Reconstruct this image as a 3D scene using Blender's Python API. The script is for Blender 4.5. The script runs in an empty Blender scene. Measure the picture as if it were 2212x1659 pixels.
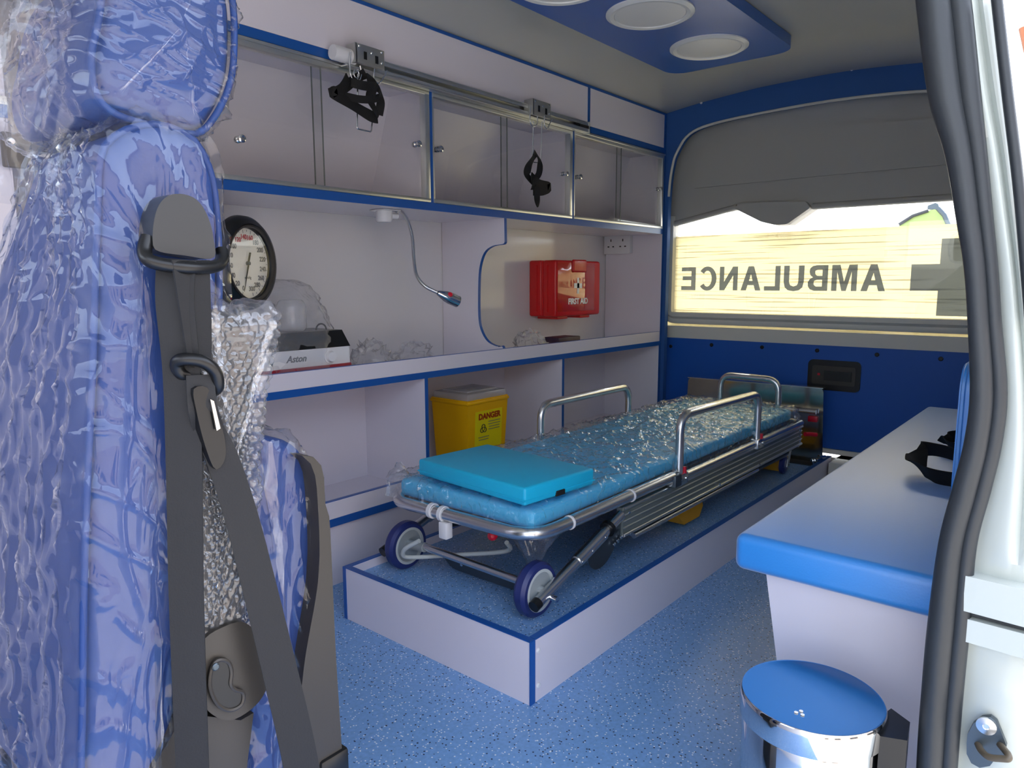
import bpy, bmesh, math, random
from mathutils import Vector, Matrix, noise, Euler
random.seed(7)
PI = math.pi
scn = bpy.context.scene
C = scn.collection

# ---------------------------------------------------------------- camera
IW, IH = 2212, 1659
FPX = 1547.3
YAW, PIT, ROL = 0.695904, -0.141377, -0.002766
HC = 0.9                                   # camera height above the van floor
_f = Vector((math.cos(PIT)*math.cos(YAW), math.cos(PIT)*math.sin(YAW), math.sin(PIT)))
_r0 = _f.cross(Vector((0, 0, 1))).normalized(); _u0 = _r0.cross(_f)
_r = math.cos(ROL)*_r0 + math.sin(ROL)*_u0
_u = -math.sin(ROL)*_r0 + math.cos(ROL)*_u0
cam_d = bpy.data.cameras.new('camera'); cam = bpy.data.objects.new('camera', cam_d); C.objects.link(cam)
cam_d.sensor_fit = 'HORIZONTAL'; cam_d.sensor_width = 36.0; cam_d.lens = FPX/IW*36.0; cam_d.clip_start = 0.02
M = Matrix((_r, _u, -_f)).transposed().to_4x4(); M.translation = Vector((0, 0, HC)); cam.matrix_world = M
scn.camera = cam

# ---------------------------------------------------------------- world, sun, exposure
world = bpy.data.worlds.new('sky'); scn.world = world; world.use_nodes = True
wn = world.node_tree.nodes; wl = world.node_tree.links; wn.clear()
sky = wn.new('ShaderNodeTexSky'); sky.sky_type = 'NISHITA'; sky.sun_disc = False
SUN_AZ = math.radians(28); SUN_EL = math.radians(58)       # sun behind the tailgate, towards the cabinet side
sky.sun_elevation = SUN_EL; sky.sun_rotation = math.radians(90)-SUN_AZ; sky.air_density = 1.0; sky.dust_density = 3.0; sky.ozone_density = 1.0
hsv = wn.new('ShaderNodeHueSaturation'); hsv.inputs['Saturation'].default_value = 0.50
bg = wn.new('ShaderNodeBackground'); bg.inputs['Strength'].default_value = 0.62
wo = wn.new('ShaderNodeOutputWorld')
wl.new(sky.outputs[0], hsv.inputs['Color']); wl.new(hsv.outputs[0], bg.inputs[0]); wl.new(bg.outputs[0], wo.inputs[0])
sd = bpy.data.lights.new('sun', 'SUN'); sd.energy = 3.0; sd.angle = math.radians(0.6); sd.color = (1.0, 0.95, 0.86)
so = bpy.data.objects.new('sun', sd); C.objects.link(so); so.location = (4, 3, 6)
so.rotation_euler = Vector((math.cos(SUN_EL)*math.cos(SUN_AZ), math.cos(SUN_EL)*math.sin(SUN_AZ), math.sin(SUN_EL))).to_track_quat('Z', 'Y').to_euler()
vs = scn.view_settings; vs.view_transform = 'Standard'; vs.look = 'None'; vs.gamma = 1.0; vs.use_curve_mapping = False
vs.exposure = 0.98

# ---------------------------------------------------------------- pixel -> place (a pixel gives a direction, a plane gives the distance)
def ray(x, y): return _f + (x-IW/2)/FPX*_r - (y-IH/2)/FPX*_u
def onx(x, y, X): d = ray(x, y); return Vector((0, 0, HC)) + X/d.x*d
def ony(x, y, Y): d = ray(x, y); return Vector((0, 0, HC)) + Y/d.y*d
def onz(x, y, Z): d = ray(x, y); return Vector((0, 0, HC)) + (Z-HC)/d.z*d

# ---------------------------------------------------------------- materials
def lin(h):
    h = h.lstrip('#'); o = []
    for i in (0, 2, 4):
        c = int(h[i:i+2], 16)/255; o.append(c/12.92 if c <= .04045 else ((c+.055)/1.055)**2.4)
    return (*o, 1)
def mat(name, col, rough=.5, metal=0, spec=.5, coat=0, coat_r=.1, bump=None, var=None, sheen=0):
    m = bpy.data.materials.new(name); m.use_nodes = True
    nt = m.node_tree; b = nt.nodes['Principled BSDF']
    b.inputs['Base Color'].default_value = lin(col) if isinstance(col, str) else col
    b.inputs['Roughness'].default_value = rough; b.inputs['Metallic'].default_value = metal
    b.inputs['Specular IOR Level'].default_value = spec
    b.inputs['Coat Weight'].default_value = coat; b.inputs['Coat Roughness'].default_value = coat_r
    b.inputs['Sheen Weight'].default_value = sheen; b.inputs['Sheen Roughness'].default_value = .45
    tc = None
    if bump or var:
        tc = nt.nodes.new('ShaderNodeTexCoord')
    if bump:
        sc, st, dist = bump
        n = nt.nodes.new('ShaderNodeTexNoise'); n.inputs['Scale'].default_value = sc; n.inputs['Detail'].default_value = 4
        bp = nt.nodes.new('ShaderNodeBump'); bp.inputs['Strength'].default_value = st; bp.inputs['Distance'].default_value = dist
        nt.links.new(tc.outputs['Object'], n.inputs['Vector']); nt.links.new(n.outputs[0], bp.inputs['Height']); nt.links.new(bp.outputs[0], b.inputs['Normal'])
    if var:
        sc, amt = var
        n = nt.nodes.new('ShaderNodeTexNoise'); n.inputs['Scale'].default_value = sc; n.inputs['Detail'].default_value = 3
        mx = nt.nodes.new('ShaderNodeMixRGB'); mx.blend_type = 'MULTIPLY'; mx.inputs[0].default_value = amt
        mx.inputs[1].default_value = b.inputs['Base Color'].default_value
        nt.links.new(tc.outputs['Object'], n.inputs['Vector']); nt.links.new(n.outputs[0], mx.inputs[2]); nt.links.new(mx.outputs[0], b.inputs['Base Color'])
    return m

def film(name, gloss=.1, haze=.05, tint=(1, 1, 1, 1), ior=1.45, base=.03, bumps=None, hazecol=(.9, .9, .95, 1)):
    """thin clear plastic or glass: see-through, with surface reflections and a little haze"""
    m = bpy.data.materials.new(name); m.use_nodes = True; nt = m.node_tree; nt.nodes.clear(); N = nt.nodes.new; L = nt.links.new
    tr = N('ShaderNodeBsdfTransparent'); tr.inputs[0].default_value = tint
    gl = N('ShaderNodeBsdfGlossy'); gl.inputs['Roughness'].default_value = gloss
    df = N('ShaderNodeBsdfDiffuse'); df.inputs[0].default_value = hazecol
    ge = N('ShaderNodeNewGeometry'); dt = N('ShaderNodeVectorMath'); dt.operation = 'DOT_PRODUCT'; L(ge.outputs['Incoming'], dt.inputs[0]); L(ge.outputs['Normal'], dt.inputs[1])
    ab = N('ShaderNodeMath'); ab.operation = 'ABSOLUTE'; L(dt.outputs['Value'], ab.inputs[0])
    iv = N('ShaderNodeMath'); iv.operation = 'SUBTRACT'; iv.inputs[0].default_value = 1.0; iv.use_clamp = True; L(ab.outputs[0], iv.inputs[1])
    pw = N('ShaderNodeMath'); pw.operation = 'POWER'; pw.inputs[1].default_value = 5.0; L(iv.outputs[0], pw.inputs[0])
    f0 = ((ior-1)/(ior+1))**2
    ma = N('ShaderNodeMath'); ma.operation = 'MULTIPLY_ADD'; ma.inputs[1].default_value = 1-f0-base; ma.inputs[2].default_value = f0+base; ma.use_clamp = True
    L(pw.outputs[0], ma.inputs[0])
    m1 = N('ShaderNodeMixShader'); m1.inputs[0].default_value = haze; L(tr.outputs[0], m1.inputs[1]); L(df.outputs[0], m1.inputs[2])
    m2 = N('ShaderNodeMixShader'); L(ma.outputs[0], m2.inputs[0]); L(m1.outputs[0], m2.inputs[1]); L(gl.outputs[0], m2.inputs[2])
    if bumps:
        tc = N('ShaderNodeTexCoord'); mp = N('ShaderNodeMapping'); mp.inputs['Scale'].default_value = bumps[0]
        n = N('ShaderNodeTexNoise'); n.inputs['Scale'].default_value = 1; n.inputs['Detail'].default_value = 3; n.inputs['Distortion'].default_value = 1.2
        bp = N('ShaderNodeBump'); bp.inputs['Strength'].default_value = bumps[1]; bp.inputs['Distance'].default_value = bumps[2]
        L(tc.outputs['Object'], mp.inputs[0]); L(mp.outputs[0], n.inputs['Vector']); L(n.outputs[0], bp.inputs['Height'])
        L(bp.outputs[0], gl.inputs['Normal']); L(bp.outputs[0], dt.inputs[1])
    o = N('ShaderNodeOutputMaterial'); L(m2.outputs[0], o.inputs[0])
    return m

def speckle(name, base, light, dark, rough=.45):
    m = mat(name, base, rough, spec=.4); nt = m.node_tree; b = nt.nodes['Principled BSDF']; N = nt.nodes.new; L = nt.links.new
    tc = N('ShaderNodeTexCoord')
    def layer(scale, frac, size, off):
        mp = N('ShaderNodeMapping'); mp.inputs['Location'].default_value = (off, off*.7, 0); L(tc.outputs['Object'], mp.inputs[0])
        v = N('ShaderNodeTexVoronoi'); v.inputs['Scale'].default_value = scale; L(mp.outputs[0], v.inputs['Vector'])
        d = N('ShaderNodeMath'); d.operation = 'LESS_THAN'; d.inputs[1].default_value = size; L(v.outputs['Distance'], d.inputs[0])
        s = N('ShaderNodeSeparateColor'); L(v.outputs['Color'], s.inputs[0])
        t = N('ShaderNodeMath'); t.operation = 'LESS_THAN'; t.inputs[1].default_value = frac; L(s.outputs[0], t.inputs[0])
        q = N('ShaderNodeMath'); q.operation = 'MULTIPLY'; L(d.outputs[0], q.inputs[0]); L(t.outputs[0], q.inputs[1]); return q
    prev = None
    nz = N('ShaderNodeTexNoise'); nz.inputs['Scale'].default_value = 120; nz.inputs['Detail'].default_value = 2; L(tc.outputs['Object'], nz.inputs['Vector'])
    m0 = N('ShaderNodeMixRGB'); m0.blend_type = 'MULTIPLY'; m0.inputs[0].default_value = .35; m0.inputs[1].default_value = lin(base); L(nz.outputs[0], m0.inputs[2]); prev = m0.outputs[0]
    for col, sc, fr, sz, of in ((light, 170, .30, .30, 0), (dark, 150, .22, .28, 3.1), (light, 90, .05, .2, 7.7), (dark, 85, .05, .18, 9.3)):
        q = layer(sc, fr, sz, of); mx = N('ShaderNodeMixRGB'); L(q.outputs[0], mx.inputs[0]); L(prev, mx.inputs[1]); mx.inputs[2].default_value = lin(col); prev = mx.outputs[0]
    L(prev, b.inputs['Base Color'])
    return m

M_ = {}
M_['laminate'] = mat('white_laminate', '#e4dfe8', .16, spec=.5)
M_['panel_white'] = mat('white_panel_inside', '#e6e4e6', .12, spec=.5)
M_['blue_edge'] = mat('blue_edge_band', '#1c57a6', .3)
M_['vinyl'] = speckle('speckled_blue_vinyl', '#86b6ee', '#e6eef8', '#1b2b4a', .29)
M_['ceiling'] = mat('ceiling_white', '#bdbdb5', .15, spec=.55)
M_['lightpanel'] = mat('blue_lamp_panel', '#2262b4', .28, bump=(300, .1, .001))
M_['lamp_rim'] = mat('lamp_rim_white', '#f0f0ea', .3)
M_['lamp_diff'] = mat('lamp_diffuser', '#f3f1ea', .35)
M_['alu'] = mat('aluminium', '#dcdedb', .34, 1)
M_['alu_dark'] = mat('aluminium_ribbed', '#7f8783', .42, .55)
M_['steel'] = mat('stainless_steel', '#e0e0de', .27, 1)
M_['zinc'] = mat('zinc_plated_steel', '#b3b4b0', .38, .85)
M_['mirror_steel'] = mat('polished_steel_plate', '#c6c8c6', .14, 1)
M_['chrome'] = mat('chrome', '#d4d6d8', .06, 1)
M_['steel_dark'] = mat('dark_zinc_plate', '#59636a', .4, .8)
M_['glass'] = film('cabinet_glass', .01, .0, (.975, .98, .975, 1), 1.5, .0)
M_['clear'] = film('clear_plastic_wrap', .06, .03, (.98, .99, 1, 1), 1.5, .06)
M_['clear_seat'] = film('clear_plastic_seat_cover', .05, .014, (.97, .98, 1, 1), 1.5, .02)
M_['clear_bag'] = film('clear_plastic_bag', .12, .10, (.97, .97, .98, 1), 1.45, .04, ((60, 60, 60), .6, .006))
M_['bubble'] = film('bubble_wrap_film', .1, .07, (.96, .97, .98, 1), 1.5, .07)
M_['clear_lid'] = film('translucent_lid', .2, .35, (.95, .95, .95, 1), 1.45, .03)
M_['mattress'] = mat('turquoise_mattress_vinyl', '#4cc2f2', .4)
M_['pillow'] = mat('turquoise_pillow_vinyl', '#18b6e0', .42, bump=(220, .12, .001))
M_['seat'] = mat('blue_seat_vinyl', '#0b3778', .5, bump=(260, .12, .001))
M_['bench'] = mat('blue_bench_vinyl', '#1287dc', .45, spec=.9, coat=.8, coat_r=.34, bump=(320, .3, .001), sheen=.5)
M_['belt'] = mat('seat_belt_webbing', '#1b1c1f', .7, bump=(500, .3, .001))
M_['black_strap'] = mat('black_webbing', '#0c0c0d', .75, bump=(500, .4, .001))
M_['dark_plastic'] = mat('dark_grey_plastic', '#393530', .42, bump=(420, .12, .0008))
M_['guide_plastic'] = mat('belt_guide_plastic', '#35383b', .35)
M_['black_plastic'] = mat('black_plastic', '#111214', .35)
M_['rubber'] = mat('black_door_rubber', '#2c3034', .45, bump=(40, .25, .003))
M_['tyre'] = mat('navy_wheel_tyre', '#26326e', .4)
M_['hub'] = mat('grey_wheel_hub', '#9aa3a6', .4)
M_['hub_ring'] = mat('pale_wheel_ring', '#c3cbca', .4)
M_['paint'] = mat('white_van_paint', '#c3c9c2', .22, coat=.5, coat_r=.05, var=(1.5, .06))
M_['grey_trim'] = mat('grey_tailgate_trim', '#b5b3ab', .6, bump=(500, .15, .001))
M_['grey_frame'] = mat('grey_window_frame', '#d6d4ca', .45)
M_['tail_blue'] = mat('blue_tailgate_panel', '#0a54b0', .5)
M_['arch_blue'] = mat('blue_arch_cloth', '#2a5a9c', .7, bump=(30, .3, .004))
M_['red'] = mat('red_box_plastic', '#d01418', .28)
M_['red_gloss'] = mat('red_gloss_label', '#c8301c', .05, spec=.8, coat=.6, coat_r=.02)
M_['red_strip'] = mat('dark_red_strip', '#9e1c34', .35)
M_['red_knob'] = mat('red_knob_plastic', '#c81430', .35)
M_['white'] = mat('white_plastic', '#e4e4e6', .35)
M_['ink_white'] = mat('white_print', '#fbfaf6', .5)
M_['yellow'] = mat('yellow_sharps_plastic', '#f2b604', .38)
M_['yellow_label'] = mat('yellow_label', '#f0dc10', .4)
M_['yellow_bracket'] = mat('yellow_bracket', '#d79a12', .4)
M_['danger'] = mat('danger_print', '#a83208', .5)
M_['ink'] = mat('dark_print', '#26241c', .5)
M_['ink_grey'] = mat('grey_print', '#6c6d70', .5)
M_['ink_red'] = mat('red_print', '#c24a50', .5)
M_['dial'] = mat('white_dial', '#eeeade', .4)
M_['purple'] = mat('purple_card', '#3a2438', .5)
M_['brown'] = mat('brown_bracket', '#5b5142', .45)
M_['ground'] = mat('sunlit_yard_concrete', '#b4b1ac', .85, var=(.6, .3))
M_['facade'] = mat('warm_cream_render', '#bfae9f', .8, var=(.8, .2))
M_['facade_trim'] = mat('brown_window_trim', '#7a5238', .6)
M_['dark_glass'] = mat('dark_window_glass', '#2a3036', .08)
M_['tape'] = mat('old_tape', '#cfd0c8', .5, bump=(60, .5, .002))
M_['car_green'] = mat('pale_green_windscreen', '#9aae66', .1)
M_['car_white'] = mat('white_car_paint', '#d8dad6', .3)
M_['orange'] = mat('orange_reflection_paint', '#c77a55', .3)  # colour of the painted reflection on the quarter window

def frosted():
    """cream backlit film on the tailgate glass with fine streaks"""
    m = bpy.data.materials.new('cream_window_film'); m.use_nodes = True; nt = m.node_tree; nt.nodes.clear(); N = nt.nodes.new; L = nt.links.new
    tc = N('ShaderNodeTexCoord'); mp = N('ShaderNodeMapping'); mp.inputs['Scale'].default_value = (1, 1.1, 105); L(tc.outputs['Object'], mp.inputs[0])
    nz = N('ShaderNodeTexNoise'); nz.inputs['Scale'].default_value = 1.6; nz.inputs['Detail'].default_value = 2; L(mp.outputs[0], nz.inputs['Vector'])
    cr = N('ShaderNodeValToRGB'); cr.color_ramp.elements[0].position = .37; cr.color_ramp.elements[0].color = lin('#72694c')
    cr.color_ramp.elements[1].position = .43; cr.color_ramp.elements[1].color = lin('#a99c74'); L(nz.outputs[0], cr.inputs[0])
    t = N('ShaderNodeBsdfTranslucent'); d = N('ShaderNodeBsdfDiffuse'); L(cr.outputs[0], t.inputs[0]); L(cr.outputs[0], d.inputs[0])
    mx = N('ShaderNodeMixShader'); mx.inputs[0].default_value = .25; L(t.outputs[0], mx.inputs[1]); L(d.outputs[0], mx.inputs[2])
    o = N('ShaderNodeOutputMaterial'); L(mx.outputs[0], o.inputs[0]); return m
M_['film'] = frosted()
def letter_mat():
    m = bpy.data.materials.new('grey_letter_film'); m.use_nodes = True; nt = m.node_tree; nt.nodes.clear(); N = nt.nodes.new; L = nt.links.new
    t = N('ShaderNodeBsdfTranslucent'); t.inputs[0].default_value = lin('#7f8ca6'); d = N('ShaderNodeBsdfDiffuse'); d.inputs[0].default_value = lin('#8d949a')
    mx = N('ShaderNodeMixShader'); mx.inputs[0].default_value = .5; L(t.outputs[0], mx.inputs[1]); L(d.outputs[0], mx.inputs[2])
    o = N('ShaderNodeOutputMaterial'); L(mx.outputs[0], o.inputs[0]); return m
M_['letter'] = letter_mat()

# ---------------------------------------------------------------- object helpers
def empty(name, loc=(0, 0, 0)):
    o = bpy.data.objects.new(name, None); C.objects.link(o); o.location = loc; o.empty_display_size = .05; return o
def tag(o, label=None, cat=None, group=None, kind=None):
    if label: o['label'] = label
    if cat: o['category'] = cat
    if group: o['group'] = group
    if kind: o['kind'] = kind
    return o
def thing(name, label, cat, loc, group=None): return tag(empty(name, loc), label, cat, group)
def par(o, p):
    o.parent = p
    if p.type == 'EMPTY': o.matrix_parent_inverse = Matrix.Translation(-Vector(p.location))
def add(name, bm, m, parent=None, smooth=None, label=None):
    """link a bmesh as one object; smooth = angle in degrees below which edges are shaded smooth"""
    bmesh.ops.recalc_face_normals(bm, faces=bm.faces)
    if smooth:
        a = math.radians(smooth)
        for f in bm.faces: f.smooth = True
        for e in bm.edges:
            if len(e.link_faces) == 2 and e.calc_face_angle(0) > a: e.smooth = False
    me = bpy.data.meshes.new(name); bm.to_mesh(me); bm.free()
    return addm(name, me, m, parent, label)
def addm(name, me, m, parent=None, label=None):
    o = bpy.data.objects.new(name, me); C.objects.link(o)
    if m is not None: me.materials.append(M_[m] if isinstance(m, str) else m)
    if parent is not None: par(o, parent)
    if label: o['label'] = label
    return o
def B(): return bmesh.new()
def box(bm, lo, hi, bev=0, seg=2):
    lo, hi = Vector(lo), Vector(hi)
    r = bmesh.ops.create_cube(bm, size=1); vs_ = r['verts']
    for v in vs_: v.co = Vector(((lo[i]+hi[i])/2 + v.co[i]*(hi[i]-lo[i]) for i in range(3)))
    if bev:
        es = list({e for v in vs_ for e in v.link_edges})
        bmesh.ops.bevel(bm, geom=es, offset=bev, segments=seg, affect='EDGES', profile=.5)
    return bm
def mbox(name, lo, hi, m, parent=None, bev=0, seg=2, label=None):
    return add(name, box(B(), lo, hi, bev, seg), m, parent, 40 if bev else None, label)
def xform(bm, mtx):
    bmesh.ops.transform(bm, matrix=mtx, verts=bm.verts); return bm
def prism(bm, pts, d):
    """pts: list of 3D points (planar polygon), extruded by vector d"""
    d = Vector(d); a = [bm.verts.new(p) for p in pts]; b = [bm.verts.new(Vector(p)+d) for p in pts]; n = len(a)
    bm.faces.new(a); bm.faces.new(b[::-1])
    for i in range(n): bm.faces.new((a[i], b[i], b[(i+1) % n], a[(i+1) % n]))
    return bm
def bevel_all(bm, off, seg=2, ang=30):
    es = [e for e in bm.edges if len(e.link_faces) == 2 and e.calc_face_angle(0) > math.radians(ang)]
    bmesh.ops.bevel(bm, geom=es, offset=off, segments=seg, affect='EDGES', profile=.5); return bm
def cr(pts, n=8, closed=False):
    P = [Vector(p) for p in pts]; o = []; m = len(P); last = m if closed else m-1
    for i in range(last):
        p1, p2 = P[i], P[(i+1) % m]
        p0 = P[i-1] if (i > 0 or closed) else p1; p3 = P[(i+2) % m] if (i+2 < m or closed) else p2
        for k in range(n):
            t = k/n; o.append(.5*((2*p1) + (p2-p0)*t + (2*p0-5*p1+4*p2-p3)*t*t + (3*p1-p0-3*p2+p3)*t**3))
    if not closed: o.append(P[-1])
    return o
def fillet(pts, r, n=6, closed=False):
    P = [Vector(p) for p in pts]; o = []; m = len(P)
    for i in range(m):
        if not closed and i in (0, m-1): o.append(P[i]); continue
        p, a, b = P[i], P[i-1], P[(i+1) % m]; rr = min(r, (a-p).length*.48, (b-p).length*.48)
        s = p + (a-p).normalized()*rr; e = p + (b-p).normalized()*rr
        for k in range(n+1):
            t = k/n; o.append((1-t)**2*s + 2*t*(1-t)*p + t*t*e)
    return o
def sweep(bm, path, sec, closed=False, up=None, cap=True):
    """sweep a section function/list along a path; sec: list of (a,b) offsets or function(i)->list"""
    P = [Vector(p) for p in path]; n = len(P); rings = []
    T = []
    for i in range(n):
        a = P[i-1] if (i > 0 or closed) else P[i]; b = P[(i+1) % n] if (i < n-1 or closed) else P[i]
        T.append((b-a).normalized())
    if up is None:
        ref = Vector((0, 0, 1)) if abs(T[0].z) < .9 else Vector((1, 0, 0))
        N = (ref - T[0]*ref.dot(T[0])).normalized()
    for i in range(n):
        if up is not None:
            u_ = Vector(up(i)) if callable(up) else Vector(up); N = (u_ - T[i]*u_.dot(T[i])).normalized()
        elif i > 0:
            q = T[i-1].rotation_difference(T[i]); N = q @ N; N = (N - T[i]*N.dot(T[i])).normalized()
        Bn = T[i].cross(N); s = sec(i) if callable(sec) else sec
        rings.append([bm.verts.new(P[i] + N*b + Bn*a) for a, b in s])
    k = len(rings[0])
    for i in range(n if closed else n-1):
        A, D = rings[i], rings[(i+1) % n]
        for j in range(k): bm.faces.new((A[j], A[(j+1) % k], D[(j+1) % k], D[j]))
    if cap and not closed:
        bm.faces.new(rings[0][::-1]); bm.faces.new(rings[-1])
    return bm
def circ(r, n=12): return [(r*math.cos(2*PI*j/n), r*math.sin(2*PI*j/n)) for j in range(n)]
def tube(bm, path, r, n=12, closed=False): return sweep(bm, path, circ(r, n), closed)
def mtube(name, path, r, m, parent=None, n=12, closed=False, label=None): return add(name, tube(B(), path, r, n, closed), m, parent, 50, label)
def ribbon(bm, path, w, t, up):
    sec = lambda i: [(-w/2, -t/2), (w/2, -t/2), (w/2, t/2), (-w/2, t/2)]
    if callable(w): sec = lambda i: [(-w(i)/2, -t/2), (w(i)/2, -t/2), (w(i)/2, t/2), (-w(i)/2, t/2)]
    return sweep(bm, path, sec, up=up)
def lathe(bm, prof, c, axis, n=32):
    """prof: (radius, height) pairs around the axis through c"""
    ax = Vector(axis).normalized(); ref = Vector((0, 0, 1)) if abs(ax.z) < .9 else Vector((1, 0, 0))
    e1 = ref.cross(ax).normalized(); e2 = ax.cross(e1); c = Vector(c); rings = []
    for r, h in prof:
        if r < 1e-6: rings.append([bm.verts.new(c+ax*h)]); continue
        rings.append([bm.verts.new(c + ax*h + (e1*math.cos(2*PI*j/n) + e2*math.sin(2*PI*j/n))*r) for j in range(n)])
    for A, D in zip(rings, rings[1:]):
        if len(A) == 1 and len(D) == 1: continue
        for j in range(n):
            k = (j+1) % n
            if len(A) == 1: bm.faces.new((A[0], D[j], D[k]))
            elif len(D) == 1: bm.faces.new((A[j], A[k], D[0]))
            else: bm.faces.new((A[j], A[k], D[k], D[j]))
    return bm
def mlathe(name, prof, c, axis, m, parent=None, n=32, label=None, smooth=35): return add(name, lathe(B(), prof, c, axis, n), m, parent, smooth, label)
def cyl(bm, a, b, r, n=16):
    a, b = Vector(a), Vector(b); L_ = (b-a).length; return lathe(bm, [(0, 0), (r, 0), (r, L_), (0, L_)], a, b-a, n)
def mcyl(name, a, b, r, m, parent=None, n=16, label=None): return add(name, cyl(B(), a, b, r, n), m, parent, 40, label)
def screw(name, c, axis, r, m, parent): return mlathe(name, [(0, 0), (r, 0), (r, r*.35), (r*.7, r*.6), (0, r*.65)], c, axis, m, parent, 12)
def grid(bm, nu, nv, fn, wrap_u=False):
    V = [[bm.verts.new(fn(i/(nu if wrap_u else nu-1), j/(nv-1))) for j in range(nv)] for i in range(nu)]
    for i in range(nu if wrap_u else nu-1):
        for j in range(nv-1):
            bm.faces.new((V[i][j], V[(i+1) % nu][j], V[(i+1) % nu][j+1], V[i][j+1]))
    return V
def resample(pts, n):
    P = [Vector(p) for p in pts]; P.append(P[0]); d = [0]
    for a, b in zip(P, P[1:]): d.append(d[-1] + (b-a).length)
    o = []; k = 0
    for i in range(n):
        t = d[-1]*i/n
        while d[k+1] < t: k += 1
        f = (t-d[k])/max(1e-9, d[k+1]-d[k]); o.append(P[k].lerp(P[k+1], f))
    return o
def pillow_loft(outline, d, edge, n=96, rings=14, bulge=.01, off=0, disp=None, core=6, mid=8, warp=None):
    """soft body: closed planar outline (3D points), thickness vector d, rounded edge of size edge"""
    bm = B(); d = Vector(d); T = d.length; dn = d.normalized(); O = resample(outline, n); c = sum(O, Vector())/n
    R = sum((p-c).length for p in O)/n
    inn = []
    for i, p in enumerate(O):
        t = (O[(i+1) % n]-O[i-1]).normalized(); nn = t.cross(dn)
        if nn.dot(p-c) < 0: nn = -nn
        inn.append(nn)
    layers = []
    for k in range(1, core): layers.append(('cap', k/core, 0))
    for k in range(rings+1):
        a = PI*k/rings - PI/2
        if rings % 2 == 0 and k == rings//2:
            for j in range(mid+1): layers.append(('mid', 1, j/mid))
        else: layers.append(('edge', math.cos(a), math.sin(a)))
    for k in range(core-1, 0, -1): layers.append(('cap', k/core, 1))
    V = []
    def D(p, q):
        if disp is None: return p
        return p + q*disp(p)
    for typ, a, b in layers:
        ring = []
        for p, nn in zip(O, inn):
            base = p - nn*edge
            if typ == 'cap':
                w = base.lerp(c, 1-a); h = (-off - bulge*(1-a*a)) if b == 0 else (T+off + bulge*(1-a*a)); q = -dn if b == 0 else dn
                ring.append(bm.verts.new(D(w + dn*h, q)))
            elif typ == 'mid':
                ring.append(bm.verts.new(D(base + nn*(edge+off) + dn*(edge+(T-2*edge)*b), nn)))
            else:
                zz = (-off + (edge+off)*(1+b)) if b < 0 else (T + off - (edge+off)*(1-b))
                ring.append(bm.verts.new(D(base + nn*(edge+off)*a + dn*zz, (nn*a + dn*b).normalized())))
        V.append(ring)
    for A, E_ in zip(V, V[1:]):
        for j in range(n): bm.faces.new((A[j], A[(j+1) % n], E_[(j+1) % n], E_[j]))
    for ring, s in ((V[0], 0), (V[-1], 1)):
        h = -off-bulge if s == 0 else T+off+bulge
        cv = bm.verts.new(D(c + dn*h, dn if s else -dn))
        for j in range(n): bm.faces.new((ring[j], ring[(j+1) % n], cv))
    if warp:
        for v in bm.verts: v.co = warp(v.co)
    return bm
def text(name, s, size, m, parent, origin, right, up, align='CENTER', bold=0.0, depth=.0006, sx=1.0, shear=0):
    cu = bpy.data.curves.new(name, 'FONT'); cu.body = s; cu.size = size; cu.align_x = align; cu.align_y = 'CENTER'; cu.offset = bold; cu.shear = shear; cu.extrude = depth; cu.resolution_u = 4
    t = bpy.data.objects.new(name, cu); C.objects.link(t); dg = bpy.context.evaluated_depsgraph_get()
    me = bpy.data.meshes.new_from_object(t.evaluated_get(dg)); bpy.data.objects.remove(t); bpy.data.curves.remove(cu)
    me.name = name; me.materials.clear()
    R, U = Vector(right).normalized(), Vector(up).normalized(); Nn = R.cross(U)
    mm = Matrix((R*sx, U, Nn)).transposed().to_4x4(); mm.translation = Vector(origin)
    me.transform(mm)
    return addm(name, me, m, parent)
def rrect(w, h, r, n=5):
    o = []
    for cx, cy, a0 in ((w/2-r, h/2-r, 0), (-w/2+r, h/2-r, 90), (-w/2+r, -h/2+r, 180), (w/2-r, -h/2+r, 270)):
        for k in range(n+1):
            a = math.radians(a0+90*k/n); o.append((cx+r*math.cos(a), cy+r*math.sin(a)))
    return o
def sharp(p, e=9):
    return (1-abs(noise.noise(Vector(p))))**e
def ridge(p, f=1.0, k=1.0):
    return (1-abs(noise.noise(Vector(p)*f)))**3*k

# ================================================================ THE VAN SHELL
YF, YB, XR, XT = 1.71, 2.03, 3.2, 3.30          # cabinet front, back lining, rear end of cabinets, tailgate plane
def F(x, y, d=0.0): return ony(x, y, YF+d)
def struct(o): o['kind'] = 'structure'; return o

struct(mbox('ground', (-40, -40, -.80), (60, 40, -.70), 'ground'))
# unseen cream building added across the yard so plastic and chrome reflect it
bd = thing('added_building', 'unseen cream building added across the yard for reflections', 'building', (1, -6.6, -.70))
mbox('wall', (-11, -7.2, -.70), (13, -6.5, 2.9), 'facade', bd); mbox('coping', (-11.1, -7.3, 2.9), (13.1, -6.4, 3.05), 'facade_trim', bd)
for x in (-8, -4.5, -1, 2.5, 9):
    wf = mbox('window_frame', (x, -6.52, .6), (x+1.5, -6.46, 1.9), 'facade_trim', bd)
    for dx in (.06, .78): mbox('pane', (x+dx, -6.47, .67), (x+dx+.66, -6.455, 1.83), 'dark_glass', wf)
dr_ = mbox('door', (6, -6.52, -.70), (7.1, -6.46, 1.5), 'facade_trim', bd); mbox('door_handle', (6.95, -6.47, .25), (7.0, -6.40, .32), 'steel', dr_)
struct(mbox('floor', (-.60, .06, -.03), (3.40, 2.10, 0), 'vinyl'))
struct(mbox('wall_left', (-.60, 2.033, 0), (3.40, 2.11, 1.70), 'panel_white'))
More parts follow.
